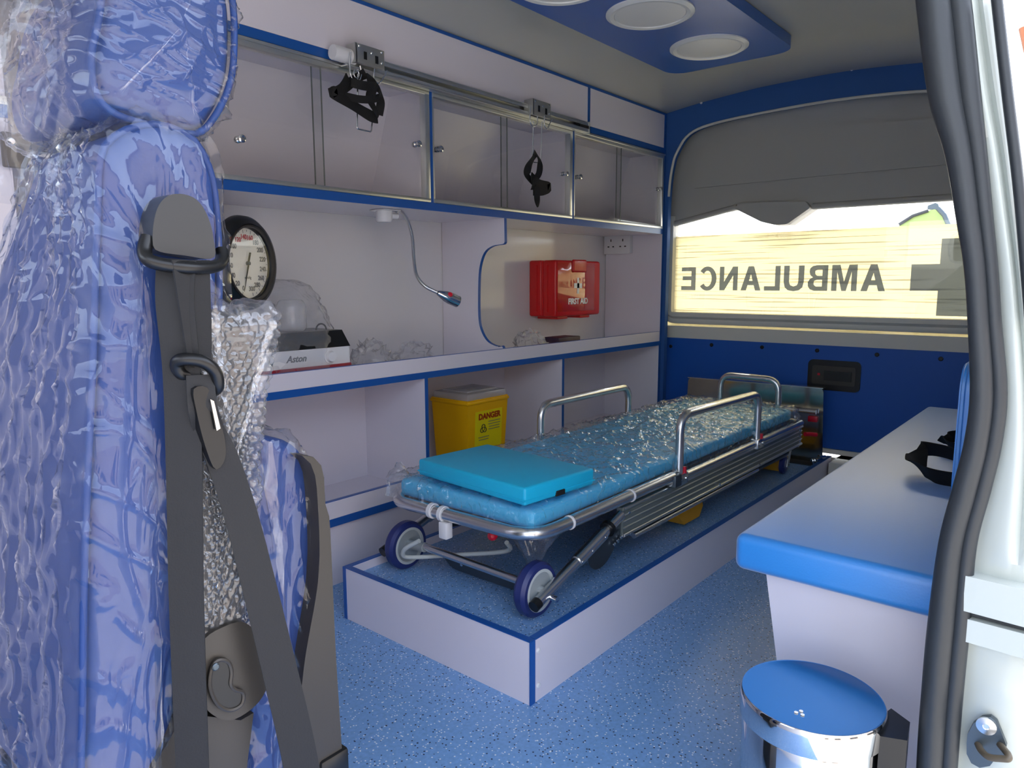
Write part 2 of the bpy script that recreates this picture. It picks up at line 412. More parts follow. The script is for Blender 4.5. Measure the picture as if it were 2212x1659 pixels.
bm = B(); box(bm, (-.64, .06, 0), (-.60, 2.10, 1.0)); box(bm, (-.64, .06, 1.42), (-.60, 2.10, 1.72)); box(bm, (-.64, .06, 1.0), (-.60, .50, 1.42)); box(bm, (-.64, 1.45, 1.0), (-.60, 2.10, 1.42))
struct(add('wall_front', bm, 'panel_white'))
# ceiling: shallow curved roof lining
prof = cr([(0, .22, 1.64), (0, .40, 1.692), (0, .64, 1.721), (0, .92, 1.739), (0, 1.2, 1.737), (0, 1.33, 1.731), (0, 1.55, 1.712), (0, 1.71, 1.692), (0, 1.9, 1.672), (0, 2.11, 1.65)], 5)
bm = B(); n = len(prof); xs = (-.62, 3.42)
up = [[bm.verts.new((x, p.y, p.z+.03)) for p in prof] for x in xs]; dn = [[bm.verts.new((x, p.y, p.z)) for p in prof] for x in xs]
for i in range(n-1):
    bm.faces.new((dn[0][i], dn[1][i], dn[1][i+1], dn[0][i+1])); bm.faces.new((up[0][i], up[0][i+1], up[1][i+1], up[1][i]))
    bm.faces.new((dn[0][i], dn[0][i+1], up[0][i+1], up[0][i])); bm.faces.new((dn[1][i], up[1][i], up[1][i+1], dn[1][i+1]))
bm.faces.new((dn[0][0], up[0][0], up[1][0], dn[1][0])); bm.faces.new((dn[0][-1], dn[1][-1], up[1][-1], up[0][-1]))
struct(add('ceiling', bm, 'ceiling', smooth=40))
# right side: inner lining behind the bench
side = [(0, .125), (.30, .125), (.55, .115), (.78, .10), (.95, .115), (1.2, .155), (1.45, .20), (1.66, .25)]     # z, y of the side wall
def side_y(z):
    for (z0, y0), (z1, y1) in zip(side, side[1:]):
        if z <= z1: return y0+(y1-y0)*(z-z0)/(z1-z0)
    return side[-1][1]
bm = B(); zz = [i*1.68/28 for i in range(29)]
prism(bm, [(1.10, side_y(z)+.02, z) for z in zz] + [(1.10, side_y(z)-.005, z) for z in reversed(zz)], (2.28, 0, 0))
struct(add('wall_right', bm, 'panel_white', smooth=30))
# header above the sliding door opening
bm = B(); prism(bm, [(-.62, .215, 1.52), (-.62, .255, 1.52), (-.62, .30, 1.69), (-.62, .215, 1.69)], (1.73, 0, 0)); struct(add('trim_1', bm, 'paint'))

# rear arch, blue cloth, with a pale bead along its inner edge
inner = [(1.690, .02), (1.690, 1.0), (1.688, 1.25), (1.683, 1.358), (1.672, 1.44), (1.651, 1.504), (1.588, 1.581), (1.453, 1.614), (1.141, 1.630), (.866, 1.630), (.603, 1.612), (.42, 1.575), (.335, 1.49), (.305, 1.36), (.30, 1.2), (.30, .02)]
ic = cr([(XR, y, z) for y, z in inner], 5)
bm = B(); ol = [(XR, 1.745, .02), (XR, 1.745, 1.69)] + [(XR, p.y, p.z) for p in reversed(prof) if .24 < p.y < 1.72] + [(XR, .20, 1.64), (XR, .16, 1.2), (XR, .16, .02)]
prism(bm, [Vector(p) for p in ol] + [Vector(p) for p in reversed(ic)], (.03, 0, 0))
arch = struct(add('trim_2', bm, 'arch_blue', smooth=30))
mtube('bead', [p+Vector((-.002, 0, 0)) for p in ic[12:-20]], .006, 'grey_frame', arch, 8)
for p in ((1515, 222), (1840, 150)): 
    q = onx(*p, XR-.004); screw('clip', q, (-1, 0, 0), .006, 'white', arch)

# tailgate: its inner trim, glass, lettering and lower blue panel
gate = struct(empty('door_1', (XT, 1.0, .14)))
G = lambda x, y: onx(x, y, XT)
low = [(1440, 492), (1460, 478), (1500, 468), (1592, 451), (1650, 480), (1680, 487), (1706, 485), (1756, 450), (1900, 440), (2060, 431), (2140, 426)]
lp = [G(*p) for p in low]
bm = B(); poly = [Vector((XT, 1.80, lp[0].z))] + lp + [Vector((XT, .25, lp[-1].z)), Vector((XT, .25, 1.70)), Vector((XT, 1.80, 1.70))]
prism(bm, poly, (.07, 0, 0)); add('upper_trim', bm, 'grey_trim', gate, label='grey moulded upper trim of the tailgate')
pan = fillet([G(1492, 408), G(1512, 338), G(1560, 306), G(1800, 272), G(2150, 246), G(2150, 347), G(1800, 378)], .03, 5, True)
bm = B(); prism(bm, pan, (-.010, 0, 0)); bevel_all(bm, .006, 2, 60); add('trim_pad', bm, 'grey_trim', gate, 40)
nub = fillet([G(1592, 451), G(1650, 480), G(1680, 487), G(1706, 485), G(1756, 450), G(1745, 436), G(1604, 440)], .01, 4, True)
bm = B(); prism(bm, nub, (-.035, 0, 0)); bevel_all(bm, .008, 3, 50); add('brake_light_housing', bm, 'grey_trim', gate, 40)
for a, b in (((1440, 492), (1592, 451)), ((1756, 450), (2130, 426))):
    mtube('lip', [G(*a)+Vector((0, 0, .008)), G(*b)+Vector((0, 0, .008))], .014, 'grey_trim', gate, 12)
# frame around the lower half of the glass
ZG = .700
pth = fillet([(XT, 1.752, 1.22), (XT, 1.752, ZG-.002), (XT, .30, ZG-.002), (XT, .30, 1.22)], .07, 8)
bm = B(); sweep(bm, pth, [(-.055, -.03), (-.05, .016), (-.03, .020), (-.018, .006), (-.004, .010), (.006, .004), (.008, -.03)], up=(-1, 0, 0)); add('window_frame', bm, 'grey_frame', gate, 50)
mbox('frame_panel', (XT+.002, .26, .56), (XT+.06, 1.80, ZG-.02), 'grey_frame', gate)
mbox('frame_panel', (XT+.002, 1.765, .56), (XT+.06, 1.80, 1.35), 'grey_frame', gate)
pane = mbox('window_pane', (XT+.004, .28, ZG-.03), (XT+.008, 1.79, 1.30), 'glass', gate)
zf = (G(1455, 511).z + G(2071, 483).z)/2
bm = B(); bm.faces.new([bm.verts.new((XT+.0115, y, z)) for y, z in ((.28, ZG-.03), (1.79, ZG-.03), (1.79, zf), (.28, zf))]); add('window_film', bm, 'film', gate, label='cream frosted film on the tailgate glass')
tl, tr = G(1470, 603), G(1912, 603); hT = G(1690, 574).z-G(1690, 628).z
def _arc(cx, cy, rx, ry, a0, a1, n=16): return [(cx+rx*math.cos(math.radians(a0+(a1-a0)*i/n)), cy+ry*math.sin(math.radians(a0+(a1-a0)*i/n))) for i in range(n+1)]
GLYPH = {'A': (.85, [[(0, 0), (.31, 1), (.54, 1), (.85, 0), (.62, 0), (.555, .22), (.295, .22), (.23, 0)], [(.35, .40), (.50, .40), (.425, .68)]]),
 'M': (.92, [[(0, 0), (0, 1), (.30, 1), (.46, .36), (.62, 1), (.92, 1), (.92, 0), (.72, 0), (.72, .72), (.54, 0), (.38, 0), (.20, .72), (.20, 0)]]),
 'B': (.76, [[(0, 0), (0, 1), (.42, 1), (.58, .97), (.68, .88), (.70, .74), (.66, .61), (.56, .53), (.68, .46), (.75, .34), (.74, .18), (.66, .06), (.50, 0)], [(.21, .17), (.21, .43), (.42, .43), (.52, .38), (.52, .24), (.44, .17)], [(.21, .59), (.21, .83), (.38, .83), (.48, .78), (.48, .65), (.40, .59)]]),
 'U': (.80, [[(0, 1), (0, .36), (.05, .14), (.18, .02), (.40, -.02), (.62, .02), (.75, .14), (.80, .36), (.80, 1), (.58, 1), (.58, .34), (.53, .22), (.40, .17), (.27, .22), (.22, .34), (.22, 1)]]),
 'L': (.65, [[(0, 0), (0, 1), (.21, 1), (.21, .18), (.65, .18), (.65, 0)]]),
 'N': (.80, [[(0, 0), (0, 1), (.22, 1), (.60, .36), (.60, 1), (.80, 1), (.80, 0), (.58, 0), (.20, .63), (.20, 0)]]),
 'C': (.82, [_arc(.42, .5, .42, .52, 38, 322, 24) + _arc(.42, .5, .20, .34, 322, 38, 24)]),
 'E': (.68, [[(0, 0), (0, 1), (.67, 1), (.67, .83), (.21, .83), (.21, .61), (.62, .61), (.62, .44), (.21, .44), (.21, .17), (.68, .17), (.68, 0)]])}
zt, zb_ = G(1690, 574).z, G(1690, 628).z
tw = sum(GLYPH[c][0] for c in 'AMBULANCE') + 8*.14; ks = (tl.y-tr.y)/tw; cur = 0
lt = None
for ch_ in 'AMBULANCE':
    w_, loops = GLYPH[ch_]; bm = B()
    for lpz in loops:
        vv = [bm.verts.new((XT+.0098, tr.y+(cur+a)*ks, zb_+b*(zt-zb_))) for a, b in lpz]
        for i in range(len(vv)): bm.edges.new((vv[i], vv[(i+1) % len(vv)]))
    bmesh.ops.triangle_fill(bm, use_beauty=True, edges=bm.edges[:])
    add('letter', bm, 'letter', gate, label='grey letter of AMBULANCE'); cur += w_+.14
cl = G(1966, 600).y; ci = G(2027, 600).y; ct, cb, c1, c2 = G(2040, 515).z, G(2040, 683).z, G(1966, 571).z, G(1966, 628).z
aw = c1-c2; arm = cl-ci; ci2 = ci-aw*1.02; cr_ = ci2-arm
cross = [(cl, c2), (cl, c1), (ci, c1), (ci, ct), (ci2, ct), (ci2, c1), (cr_, c1), (cr_, c2), (ci2, c2), (ci2, cb), (ci, cb), (ci, c2)]
bm = B(); bm.faces.new([bm.verts.new((XT+.0098, y, z)) for y, z in cross]); add('cross_emblem', bm, 'letter', gate, label='grey cross beside the lettering')
# lower blue panel
z0, z1 = G(1790, 968).z, G(1700, 742).z
bm = B(); prism(bm, [(XT-.004, .28, z0), (XT-.004, 1.775, z0), (XT-.004, 1.775, z1-.035), (XT-.004, 1.74, z1), (XT-.004, .28, z1)], (.03, 0, 0)); add('lower_panel', bm, 'tail_blue', gate)
for p in ((1450, 748), (1538, 745), (1647, 750), (1766, 757), (1895, 766), (2033, 775), (1430, 828)): screw('screw', G(*p)+Vector((-.004, 0, 0)), (-1, 0, 0), .009, 'black_plastic', gate)
hc = G(1802, 811); hw = abs(G(1745, 811).y-G(1859, 811).y); hh = G(1802, 778).z-G(1802, 843).z
def gp(pts, x): return [(x, hc.y+a, hc.z+b) for a, b in pts]
bm = B(); prism(bm, gp(rrect(hw, hh, .022), XT-.004), (-.008, 0, 0)); bevel_all(bm, .003, 2, 60); hd = add('handle', bm, 'black_plastic', gate, 40, 'black recessed tailgate handle')
bm = B(); prism(bm, gp(rrect(hw*.82, hh*.62, .008), XT-.012), (-.003, 0, 0)); add('recess', bm, 'dark_plastic', hd)
bm = B(); prism(bm, [(XT-.015, hc.y-.075, hc.z-.022), (XT-.015, hc.y+.038, hc.z-.022), (XT-.015, hc.y+.038, hc.z+.02), (XT-.015, hc.y-.075, hc.z+.02)], (-.006, 0, 0)); add('lever', bm, 'black_plastic', hd)
mbox('latch_mark', (XT-.018, hc.y+.055, hc.z-.002), (XT-.014, hc.y+.066, hc.z+.008), 'red_knob', hd)
mbox('bottom_strip', (XT-.012, .28, z0-.022), (XT+.03, 1.78, z0-.001), 'grey_frame', gate)
struct(mbox('trim_3', (3.17, .135, 0), (3.40, .878, .128), 'grey_frame'))
struct(mbox('trim_4', (3.275, .10, 0), (3.40, 2.05, .128), 'grey_frame'))
struct(mbox('light_block_left', (3.312, 1.792, 0), (3.40, 2.034, 1.69), 'grey_frame')); struct(mbox('light_block_right', (3.312, .08, 0), (3.40, .278, 1.66), 'grey_frame'))  # side panels added to block sky light leaking in around the tailgate
# hinge catch on the tailgate edge
q = G(1455, 398); h_ = tag(mbox('hinge_catch', (XR+.035, q.y+.0, q.z-.035), (XR+.07, q.y+.05, q.z+.03), 'brown', None, .006), 'small brown metal catch at the tailgate edge', 'catch')

# ================================================================ SLIDING DOOR OPENING: seal, jamb, striker
XS = 1.05
Lp = [(1972, -140), (1985, 0), (2010, 200), (2045, 330), (2070, 480), (2085, 580), (2093, 700), (2098, 850), (2085, 960), (2060, 1060), (2030, 1180), (2008, 1350), (1995, 1500), (1985, 1659), (1978, 1900)]
Rp = [(2068, -140), (2090, 0), (2112, 200), (2127, 330), (2142, 480), (2152, 580), (2160, 700), (2172, 850), (2160, 960), (2136, 1060), (2105, 1180), (2090, 1350), (2075, 1500), (2062, 1659), (2045, 1900)]
Lq = cr([onx(*p, XS) for p in Lp], 5); Rq = cr([onx(*p, XS) for p in Rp], 5)
for q_ in (Lq, Rq): q_.insert(0, q_[0]+Vector((0, .015, .09))); q_.insert(0, q_[0]+Vector((0, .045, .19)))
seal = thing('door_seal', 'black ribbed rubber seal along the sliding door opening', 'door seal', (XS, .14, 0))
a_ = [l.lerp(r, .31) for l, r in zip(Lq, Rq)]; b_ = [l.lerp(r, .80) for l, r in zip(Lq, Rq)]
wd = [(l-r).length for l, r in zip(Lq, Rq)]
add('inner_lip', sweep(B(), a_, lambda i: circ(wd[i]*.36, 14)), 'rubber', seal, 60)
add('outer_lip', sweep(B(), [p+Vector((.006, 0, 0)) for p in b_], lambda i: circ(wd[i]*.25, 12)), 'rubber', seal, 60)
# white jamb behind the seal, running out to the body edge
Op = [(2128, -140), (2148, 0), (2175, 200), (2200, 400), (2222, 600), (2240, 800), (2252, 1000), (2256, 1200), (2256, 1400), (2256, 1659), (2256, 1900)]
Oq = cr([onx(*p, XS) for p in Op], 6)
def at_z(path, z):
    for a, b in zip(path, path[1:]):
        if (a.z-z)*(b.z-z) <= 0 and a.z != b.z: return a.lerp(b, (z-a.z)/(b.z-a.z)).y
    return path[0].y+(z-path[0].z)*.22 if z > path[0].z else path[-1].y
bm = B(); Z = [0.02+i*1.40/60 for i in range(61)]
def jamb(u, v):
    z = .02+1.62*v; y0 = at_z(Lq, z)-.014; y1 = at_z(Oq, z)
    x = XS+.022 - .012*math.sin(PI*min(1, max(0, (u-.25)/.75)))*(1 if z > .53 or z < .40 else .4)
    x += .010*math.exp(-((u-.72)/.05)**2)*(1 if z > .55 else 0)          # pressed groove in the jamb
    return Vector((x, y0+(y1-y0)*u, z))
grid(bm, 26, 90, jamb)
r_ = bmesh.ops.extrude_face_region(bm, geom=list(bm.faces)); bmesh.ops.translate(bm, verts=[v for v in r_['geom'] if isinstance(v, bmesh.types.BMVert)], vec=(.05, 0, 0))
jb = struct(add('trim_5', bm, 'paint', smooth=40))
# outer body skin
bm = B(); grid(bm, 6, 60, lambda u, v: Vector((XS+.03+2.3*u, at_z(Oq, .02+1.66*v)-.004*math.sin(PI*u), .02+1.66*v)))
r_ = bmesh.ops.extrude_face_region(bm, geom=list(bm.faces)); bmesh.ops.translate(bm, verts=[v for v in r_['geom'] if isinstance(v, bmesh.types.BMVert)], vec=(0, .008, 0))
struct(add('wall_right_outer', bm, 'paint', smooth=40))
# rubber of the quarter window on the skin
wr = tag(add('quarter_window_rubber', tube(B(), cr([onx(2150, 4, XS)+Vector((0, 0, .01)), onx(2176, 200, XS), onx(2200, 400, XS), onx(2218, 600, XS), onx(2226, 700, XS)], 5), .006, 8), 'rubber', None, 50), 'black rubber edge of the quarter window beside the jamb', 'window rubber')
bm = B(); grid(bm, 2, 20, lambda u, v: Vector((XS+.035+.6*u, at_z(Oq, .86+.30*v)-.007, .86+.30*v)))
r_ = bmesh.ops.extrude_face_region(bm, geom=list(bm.faces)); bmesh.ops.translate(bm, verts=[v for v in r_['geom'] if isinstance(v, bmesh.types.BMVert)], vec=(0, -.003, 0))
qw = struct(add('window_2', bm, 'glass'))
mtube('reflection_strip', cr([onx(2172, 40, XS)+Vector((.05, -.012, 0)), onx(2192, 130, XS)+Vector((.05, -.012, 0)), onx(2222, 260, XS)+Vector((.05, -.012, 0))], 4), .004, 'orange', qw, 6)  # orange reflection in the quarter glass, painted as a solid strip
# door rail channel bands across the jamb
zA, zB, zC, zD = (onx(2150, y, XS).z for y in (1256, 1334, 1352, 1403))
def band(name, z0, z1, x0, m):
    bm = B(); ys = [at_z(Rq, (z0+z1)/2)+.006, .008]
    prism(bm, [(x0, ys[0], z0), (x0, ys[-1], z0-.003), (x0, ys[-1], z1-.001), (x0, ys[0], z1)], (.04, 0, 0)); bevel_all(bm, .004, 3, 50); add(name, bm, m, jb, 40)
band('rail_band', zB, zA, XS-.004, 'paint'); band('rail_channel', zC+.002, zB-.002, XS+.008, 'rubber'); band('rail_band', zD, zC, XS-.001, 'paint')
zt_, zb_t = onx(2140, 206, XS).z, onx(2150, 292, XS).z
bm = B(); grid(bm, 8, 8, lambda u, v: jamb(.22+.34*u, (zb_t+(zt_-zb_t)*v-.02)/1.62)+Vector((-.0012, 0, 0))); add('tape_patch', bm, 'tape', jb)
# striker
sc_ = onx(2128, 1596, XS); st = thing('door_striker', 'dark metal door striker with a wire loop bolted to white jamb', 'striker', (XS, sc_.y, sc_.z-.04))
XJ = XS+.008
spx = [(2090, 1600), (2092, 1580), (2104, 1557), (2122, 1545), (2142, 1543), (2155, 1553), (2170, 1590), (2176, 1605), (2172, 1625), (2150, 1635), (2140, 1648), (2118, 1652), (2100, 1642), (2090, 1622)]
bm = B(); prism(bm, [onx(x, y, XJ) for x, y in spx], (-.008, 0, 0)); bevel_all(bm, .002, 2, 60); add('plate', bm, 'steel_dark', st, 40)
mlathe('bolt', [(0, 0), (.0115, 0), (.0115, .003), (.004, .0045), (.003, .003), (0, .003)], onx(2131, 1567, XJ-.008), (-1, 0, 0), 'steel', st, 20)
w = [onx(2112, 1607, XJ-.006), onx(2118, 1620, XJ-.02), onx(2135, 1637, XJ-.036), onx(2180, 1640, XJ-.040), onx(2178, 1630, XJ-.034), onx(2160, 1608, XJ-.006)]
mtube('wire_loop', fillet(w, .008, 5), .0042, 'brown', st, 10)

# ================================================================ OUTSIDE: pale vehicle glimpsed over the window film
cv = thing('parked_vehicle', 'pale green glazed vehicle cab parked outside behind the tailgate', 'vehicle', (9.6, 1.9, -.70))
O = lambda x, y, d=0: onx(x, y, 9.5+d)
bm = B(); prism(bm, [O(1942, 487), O(1955, 478), O(1972, 468), O(2003, 456), O(2018, 452), O(2032, 455), O(2042, 470), O(2048, 487), O(2050, 530), O(1940, 530)], (1.2, 0, 0)); bevel_all(bm, .05, 3, 40); add('cab_glass', bm, 'car_green', cv, 40)
mtube('wiper', [O(1942, 485, -.04), O(1972, 466, -.04), O(2005, 455, -.04)], .02, 'rubber', cv, 8)
mtube('frame_post', [O(2026, 450, -.04), O(2040, 465, -.04), O(2049, 486, -.04)], .025, 'steel_dark', cv, 8)
bm = B(); prism(bm, [O(2003, 452), O(2004, 444), O(2020, 438), O(2026, 440), O(2030, 452)], (.4, 0, 0)); add('roof_lamp', bm, 'steel_dark', cv)
a0 = O(1900, 530); b0 = O(2100, 530)
mbox('body', (9.4, min(a0.y, b0.y), -.35), (12.5, max(a0.y, b0.y), a0.z+.02), 'car_white', cv, .08, 3)
for x in (9.9, 11.9):
    for y in (min(a0.y, b0.y)-.02, max(a0.y, b0.y)-.16): mcyl('wheel', (x, y, -.38), (x, y+.18, -.38), .32, 'rubber', cv, 24)

# ================================================================ CABINETRY ALONG THE LEFT WALL
XA, X1, X2 = .42, F(930, 300).x, F(1237, 380).x
XEND = XR-.012
ZB0, ZB1, ZT0, ZT1, ZC = 1.128, 1.1526, 1.505, 1.530, 1.688
E_ = .0015                                                     # edge band thickness
def edge(name, lo, hi, parent): return mbox(name, lo, hi, 'blue_edge', parent)

def overhead(xa, xb, split, knobs, label):
    t = thing('overhead_cabinet', label, 'cabinet', (xa, YF, ZB0), None)
    s = .007
    bm = B(); box(bm, (xa, YF, ZB0), (xb, YB, ZB1)); box(bm, (xa, YF+.0, ZT0), (xb, 1.93, ZT1))
    for x in (xa, xb-s):
        prism(bm, [(x, YF, ZB1), (x, 2.022, ZB1), (x, 1.90, ZT0), (x, YF, ZT0)], (s, 0, 0))
    add('carcass', bm, 'laminate', t)
    bm = B(); prism(bm, [(xa+s, 2.018, ZB1), (xa+s, 2.030, ZB1), (xa+s, 1.915, ZT0), (xa+s, 1.895, ZT0)], (xb-xa-2*s, 0, 0)); add('back_panel', bm, 'laminate', t)
    edge('edge_band', (xa, YF-E_, ZB0), (xb, YF, ZB1), t); edge('edge_band', (xa, YF-E_, ZT0), (xb, YF, ZT1), t)
    for x in (xa, xb-s): edge('edge_band', (x, YF-E_, ZB1), (x+s, YF, ZT0), t)
    a, b = xa+s, xb-s
    # aluminium frame with a stepped profile
    mbox('frame_rail', (a, YF-.006, ZB1), (b, YF+.020, ZB1+.013), 'alu', t, .002); mbox('frame_rail', (a, YF-.006, ZT0-.026), (b, YF+.020, ZT0-.002), 'alu', t, .003)
    mbox('frame_rail', (a, YF-.010, ZT0-.012), (b, YF-.005, ZT0-.004), 'alu', t, .001)
    mbox('frame_stile', (b-.020, YF-.006, ZB1+.010), (b, YF+.020, ZT0-.02), 'alu', t, .003); mbox('frame_stile', (a, YF-.003, ZB1+.010), (a+.006, YF+.020, ZT0-.02), 'alu', t, .001)
    zl, zh = ZB1+.012, ZT0-.022
    p1 = mbox('glass_pane', (a+.004, YF+.004, zl), (split+.012, YF+.007, zh), 'glass', t); mbox('pane_edge', (split+.0115, YF+.0035, zl), (split+.0135, YF+.0075, zh), 'alu_dark', p1)
    p2 = mbox('glass_pane', (split-.012, YF+.011, zl), (b-.012, YF+.014, zh), 'glass', t); mbox('pane_edge', (split-.0135, YF+.0105, zl), (split-.0115, YF+.0145, zh), 'alu_dark', p2)
    for (px, py), pn in zip(knobs, (p1, p2)):
        k = F(px, py, .0)
        mlathe('knob', [(0, 0), (.009, 0), (.009, .004), (.006, .006), (.006, .012), (.010, .014), (.010, .020), (.007, .022), (0, .022)], (k.x, YF+.012, k.z), (0, -1, 0), 'chrome', pn, 20)
        mlathe('knob', [(0, 0), (.009, 0), (.008, .006), (0, .007)], (k.x, YF+.015, k.z), (0, 1, 0), 'chrome', pn, 16)
    return t
overhead(XA, X1, F(692, 300).x, ((520, 300), (903, 311)), 'long glass-fronted overhead cabinet beside the attendant seat')
overhead(X1, X2, F(1093, 350).x, ((950, 322), (1222, 375)), 'glass-fronted overhead cabinet above the gooseneck lamp and divider')
overhead(X2, XEND, F(1340, 390).x, ((1252, 382), (1426, 408)), 'short glass-fronted overhead cabinet next to the tailgate')
XV = F(1272, 230).x
for a, b, lab in ((XA, XV, 'long white fascia board with blue edges above the hook rail'), (XV, XEND, 'short white fascia board with blue edges by the tailgate arch')):
    t = thing('fascia_board', lab, 'fascia', (a, YF, ZT1)); mbox('board', (a, YF, ZT1+.001), (b, YF+.015, ZC-.006), 'laminate', t)
    edge('edge_band', (a, YF-E_, ZC-.008), (b, YF+.015, ZC+.002), t)
    edge('edge_band', (a, YF-E_, ZT1), (a+.008, YF, ZC-.008), t); edge('edge_band', (b-.008, YF-E_, ZT1), (b, YF, ZC-.008), t)

# worktop with a raised front lip
t = thing('worktop', 'long white worktop with raised lip and blue edge', 'worktop', (XA, YF, .589))
mbox('board', (XA, YF, .589), (XEND, YB, .609), 'laminate', t); mbox('lip', (XA, YF, .609), (XEND, YF+.015, .656), 'laminate', t)
edge('edge_band', (XA, YF-E_, .588), (XEND, YF, .609), t); edge('edge_band', (XA, YF, .656), (XEND, YF+.015, .6568), t)

# open lower units
XL1, XL2 = F(922, 900).x, F(1216, 830).x
for a, b, lab in ((XA, XL1, 'empty open lower cabinet next to the attendant seat'), (XL1, XL2, 'open lower cabinet holding the yellow sharps container'), (XL2, XEND, 'empty open lower cabinet next to the tailgate')):
    t = thing('lower_cabinet', lab, 'cabinet', (a, YF, 0)); s = .007
    bm = B(); box(bm, (a, YF, .190), (b, YB, .210)); box(bm, (a, YF, .21), (a+s, YB, .588)); box(bm, (b-s, YF, .21), (b, YB, .588)); box(bm, (a+s, YB-.01, .21), (b-s, YB, .588)); add('carcass', bm, 'laminate', t)
    mbox('lip', (a+s, YF, .210), (b-s, YF+.015, .262), 'laminate', t); edge('edge_band', (a+s, YF, .262), (b-s, YF+.015, .2635), t)
    edge('edge_band', (a, YF-E_, .186), (b, YF, .210), t)
    edge('edge_band', (a, YF-E_, .21), (a+s, YF, .588), t); edge('edge_band', (b-s, YF-E_, .21), (b, YF, .588), t)
    mbox('plinth_panel', (a, YF+.012, 0), (b, YF+.027, .190), 'laminate', t)

# scalloped divider between the two middle bays
XD = F(1090, 500).x
D = lambda x, y: onx(x, y, XD)
fr = [Vector((XD, YF+.002, ZB0)), D(1090, 522), D(1086, 527), D(1064, 531), D(1046, 545), D(1036, 575), D(1033, 615), D(1033, 680), D(1038, 712), D(1052, 737), D(1072, 748), D(1086, 750), Vector((XD, YF+.016, .609))]
frs = [fr[0]] + cr(fr[1:], 4)
t = thing('bay_divider', 'white upright divider with scalloped blue front edge on worktop', 'divider', (XD, YF, .609))
bm = B(); prism(bm, frs + [Vector((XD, YB, .609)), Vector((XD, YB, ZB0))], (.012, 0, 0)); add('panel', bm, 'laminate', t)
bm = B(); sweep(bm, [p+Vector((.006, -.001, 0)) for p in frs], [(-.006, -.001), (.006, -.001), (.006, .001), (-.006, .001)], up=(0, -1, .01)); 
bm.free(); bm = B()
for i, (a, b) in enumerate(zip(frs, frs[1:])):
    tg = (b-a).normalized(); nn = Vector((0, -tg.z, tg.y)); 
    if nn.y > 0: nn = -nn
    q = [a, b, b+nn*.002, a+nn*.002]; prism(bm, q, (.012, 0, 0))
add('edge_band', bm, 'blue_edge', t)
# tall end panel by the tailgate
t = thing('end_panel', 'tall white end panel with blue edge closing the cabinets by tailgate', 'panel', (XEND, YF, 0))
mbox('panel', (XEND, YF, 0), (XR-.002, YB, ZC), 'laminate', t); edge('edge_band', (XEND, YF-.002, 0), (XR-.002, YF, ZC), t)

# corner unit glimpsed beyond the seat headrest
t = thing('corner_cabinet', 'white corner cabinet beyond the attendant seat headrest', 'cabinet', (-.3, 1.40, 0))
z_ = ony(0, 253, 1.40).z
mbox('body', (-.3, 1.402, 0), (.405, 2.02, z_), 'laminate', t); mbox('upper_body', (-.3, 1.402, z_), (.405, 1.95, 1.62), 'laminate', t)
edge('edge_band', (-.3, 1.398, z_), (.405, 1.402, z_+.02), t); mbox('frame_rail', (-.3, 1.395, z_+.02), (.405, 1.402, z_+.033), 'alu', t)
q = ony(18, 315, 1.40); br = tag(mbox('wall_bracket', (q.x-.012, 1.385, q.z-.035), (q.x+.03, 1.3995, q.z+.02), 'brown', None, .003), 'small brown bracket with a screw on the corner cabinet', 'bracket')
screw('screw', (q.x, 1.385, q.z+.005), (0, -1, 0), .007, 'steel', br)

# ================================================================ HOOK RAIL ABOVE THE CABINETS
rz = 1.511
xa, xb = 1.30, ony(1272, 275, 1.675).x
t = thing('hook_rail', 'aluminium sliding hook rail along the overhead cabinets', 'rail', (xa, 1.69, rz))
mbox('back_web', (xa, 1.700, rz-.018), (xb, YF-.002, rz+.020), 'alu', t); mbox('top_flange', (xa, 1.672, rz+.014), (xb, 1.701, rz+.020), 'alu', t, .001); mbox('bottom_flange', (xa, 1.672, rz-.020), (xb, 1.701, rz-.014), 'alu', t, .001)
mbox('front_lip', (xa, 1.672, rz+.006), (xb, 1.675, rz+.016), 'alu', t); mbox('front_lip', (xa, 1.672, rz-.016), (xb, 1.675, rz-.006), 'alu', t)
mbox('end_stop', (xb-.06, 1.676, rz-.010), (xb-.012, 1.698, rz+.010), 'black_plastic', t); mbox('end_plate', (xb-.004, 1.670, rz-.022), (xb+.002, 1.702, rz+.022), 'alu', t)
q0 = ony(718, 112, 1.675); q1 = ony(764, 116, 1.675)
mlathe('end_bush', [(0, 0), (.019, 0), (.020, .004), (.020, q1.x-q0.x), (.013, q1.x-q0.x), (0, q1.x-q0.x)], (q0.x, 1.675, q0.z), (1, 0, 0), 'white', t, 24, 'white round end bush')
def carrier(tl, br_, label, y=1.655, k=1.0):
    a, b = ony(*tl, y), ony(*br_, y); xl, xr, zt, zb = a.x, b.x, a.z-.0, b.z
    t = thing('hook_carrier', label, 'hook', (a.x, y, zb))
    w = xr-xl; h = zt-zb
    mbox('plate', (xl, y-.006, zb), (xr, y+.006, zt), 'zinc', t, .001); mbox('side_cheek', (xl-.002, y-.006, zb), (xl+.004, y+.034, zt), 'zinc', t)
    for fx, fz, sw, sh in ((.32, .45, .10, .40), (.72, .40, .10, .40)): mbox('slot', (xl+w*(fx-sw/2), y-.0075, zb+h*(fz-sh/2)), (xl+w*(fx+sw/2), y-.0055, zb+h*(fz+sh/2)), 'black_plastic', t)
    for fx, fz in ((.12, .88), (.9, .88), (.55, .68), (.9, .3)): screw('rivet', (xl+w*fx, y-.006, zb+h*fz), (0, -1, 0), .004*k, 'chrome', t)
    mcyl('roller', (xl+w*.25, y+.010, (zt+zb)/2), (xl+w*.25, y+.032, (zt+zb)/2), .009, 'black_plastic', t); mcyl('roller', (xl+w*.75, y+.010, (zt+zb)/2), (xl+w*.75, y+.032, (zt+zb)/2), .009, 'black_plastic', t)
    return t, xl, xr, zb, y
